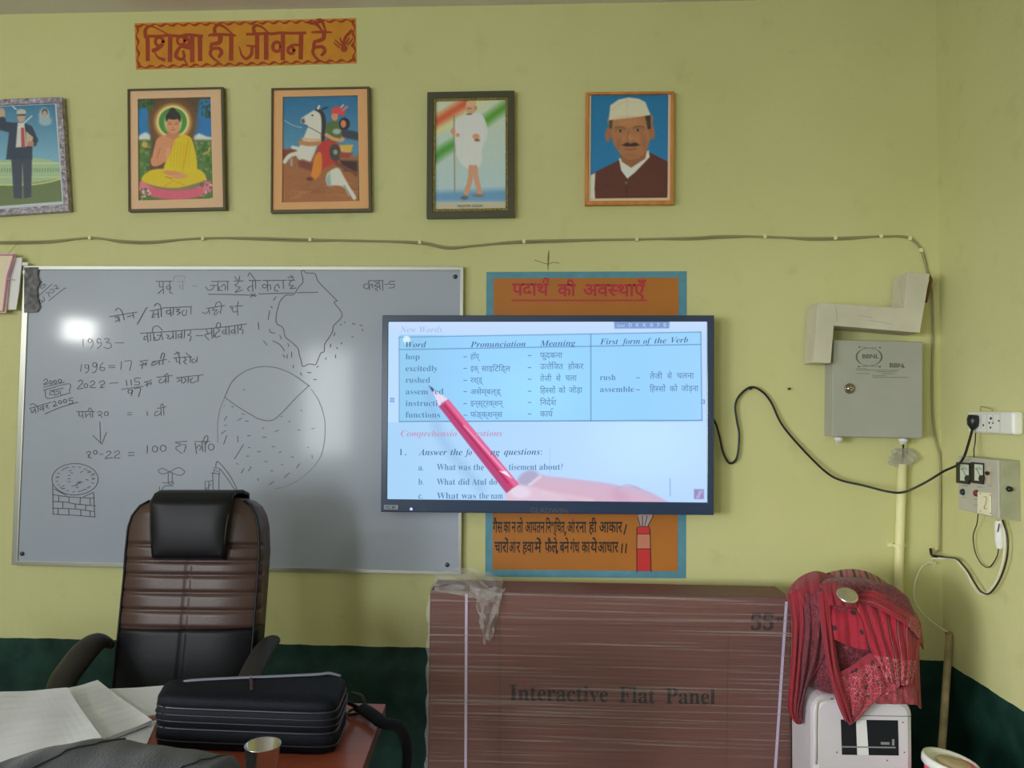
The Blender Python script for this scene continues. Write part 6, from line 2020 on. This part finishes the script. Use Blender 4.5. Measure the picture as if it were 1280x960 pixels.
    cloth('lower_fold', m2, t, [[(1090, 868, -.592), (1108, 862, -.592), (1126, 858, -.585), (1142, 856, -.55)], [(1093, 874, -.597), (1112, 872, -.597), (1128, 869, -.59), (1145, 870, -.57)], [(1096, 880, -.595), (1112, 880, -.597), (1130, 880, -.59), (1147, 881, -.57)]], amp=.004, freq=3, seed=7, nv=16)
    # loose ends on the carton side: rolled top edge and hanging bands
    cloth('rolled_edge', m4, t, [[(985, 738, -.345), (1000, 722, -.345), (1020, 714.5, -.345), (1040, 720, -.36)], [(984, 748, -.39), (1001, 733, -.41), (1022, 726, -.43), (1042, 736, -.45)], [(990, 757, -.42), (1006, 746, -.465), (1024, 742, -.485), (1041, 752, -.50)], [(997, 765, -.43), (1010, 760, -.475), (1025, 756, -.50), (1037, 764, -.505)]], amp=.009, freq=3.2, seed=11, nv=40)
    cloth('hanging_band', m4, t, [[(985, 742, -.40), (992, 738, -.42), (1001, 736, -.44)], [(990, 775, -.45), (997, 776, -.475), (1005, 778, -.49)], [(990, 815, -.47), (996, 816, -.485), (1002, 818, -.50)], [(987, 855, -.475), (993, 856, -.49), (999, 858, -.50)], [(985, 884, -.48), (991, 888, -.49), (996, 890, -.50)], [(993, 902, -.485), (997, 905, -.49), (1001, 905, -.495)]], nu=30, amp=.008, freq=2.0, seed=12)
    cloth('hanging_band', m5, t, [[(1002, 745, -.45), (1012, 742, -.48), (1024, 742, -.49), (1032, 746, -.50)], [(1004, 780, -.485), (1014, 782, -.52), (1026, 784, -.53), (1036, 786, -.52)], [(1001, 820, -.49), (1010, 824, -.525), (1020, 826, -.53), (1030, 822, -.52)], [(998, 855, -.49), (1004, 860, -.51), (1007, 862, -.515), (1011, 854, -.50)], [(995, 885, -.49), (998, 889, -.50), (1001, 890, -.50), (1004, 882, -.49)], [(999, 904, -.487), (1001, 905, -.49), (1002, 904, -.49), (1003, 899, -.485)]], nu=40, amp=.011, freq=2.6, seed=13)
    cloth('hanging_band', m4, t, [[(1022, 742, -.50), (1032, 738, -.51), (1040, 744, -.51)], [(1026, 778, -.545), (1035, 778, -.56), (1042, 782, -.55)], [(1032, 815, -.565), (1039, 818, -.58), (1046, 820, -.575)], [(1037, 845, -.58), (1045, 848, -.595), (1052, 850, -.59)], [(1046, 876, -.59), (1053, 878, -.60), (1060, 880, -.596)], [(1056, 900, -.585), (1061, 903, -.59), (1066, 902, -.585)]], nu=30, amp=.007, freq=2.0, seed=14)


red_cloth()


def small_lid():
    c = P(1059, 745, -.575)
    ax = np.array([0.02, -.55, .83]); ax /= np.linalg.norm(ax)
    t = thing('round_tin', 'small round steel tin lying on top of the red cloth heap', 'tin', c - ax * .006)
    MB().lathe([(0.0, -.004), (.030, -.004), (.032, .002), (.029, .008), (.024, .006), (.012, .009), (0.0, .010)], c, 32, tuple(ax)).build('lid_disc', mat('brushed steel lid', (.66, .62, .56), .28, .9), t, smooth=True)


small_lid()


def bucket():
    Yc = -.60
    q = P(1189, 949, Yc)
    c = np.array([q[0], Yc, 0.0])
    zt = q[2]
    t = thing('pink_bucket', 'small pink bucket with cream lid on the floor near the room corner', 'bucket', c)
    r = abs(P(1222, 950, Yc)[0] - P(1155, 950, Yc)[0]) / 2
    ax = np.array([.16, -.04, 1.0]); ax /= np.linalg.norm(ax)
    MB().lathe([(0.0, 0.003), (r * .66, 0.0), (r * .70, .004), (r * .93, zt - .022), (r * .93, zt - .016), (0.0, zt - .016)], c, 36).build('bucket_body', mat('pink plastic', obs(180, 60, 90, .4), .4), t, smooth=True)
    cl = np.array([c[0], c[1], zt - .006])
    MB().lathe([(r * .94, -.020), (r * 1.0, -.020), (r * 1.02, -.004), (r * .99, .004), (r * .90, .004), (r * .84, -.004), (r * .78, -.006), (0.0, -.006)], cl, 40, tuple(ax)).build('lid', mat('cream plastic lid', obs(200, 188, 166, .45), .4), t, smooth=True)
    MB().lathe([(0.0, 0), (r * .62, 0), (r * .60, .005), (r * .2, .006), (0.0, .006)], cl - ax * .0055 + np.array([r * .06, -r * .10, 0]), 32, tuple(ax)).build('lid_recess', mat('tan lid centre', obs(160, 144, 122, .45), .5), t, smooth=True)


bucket()
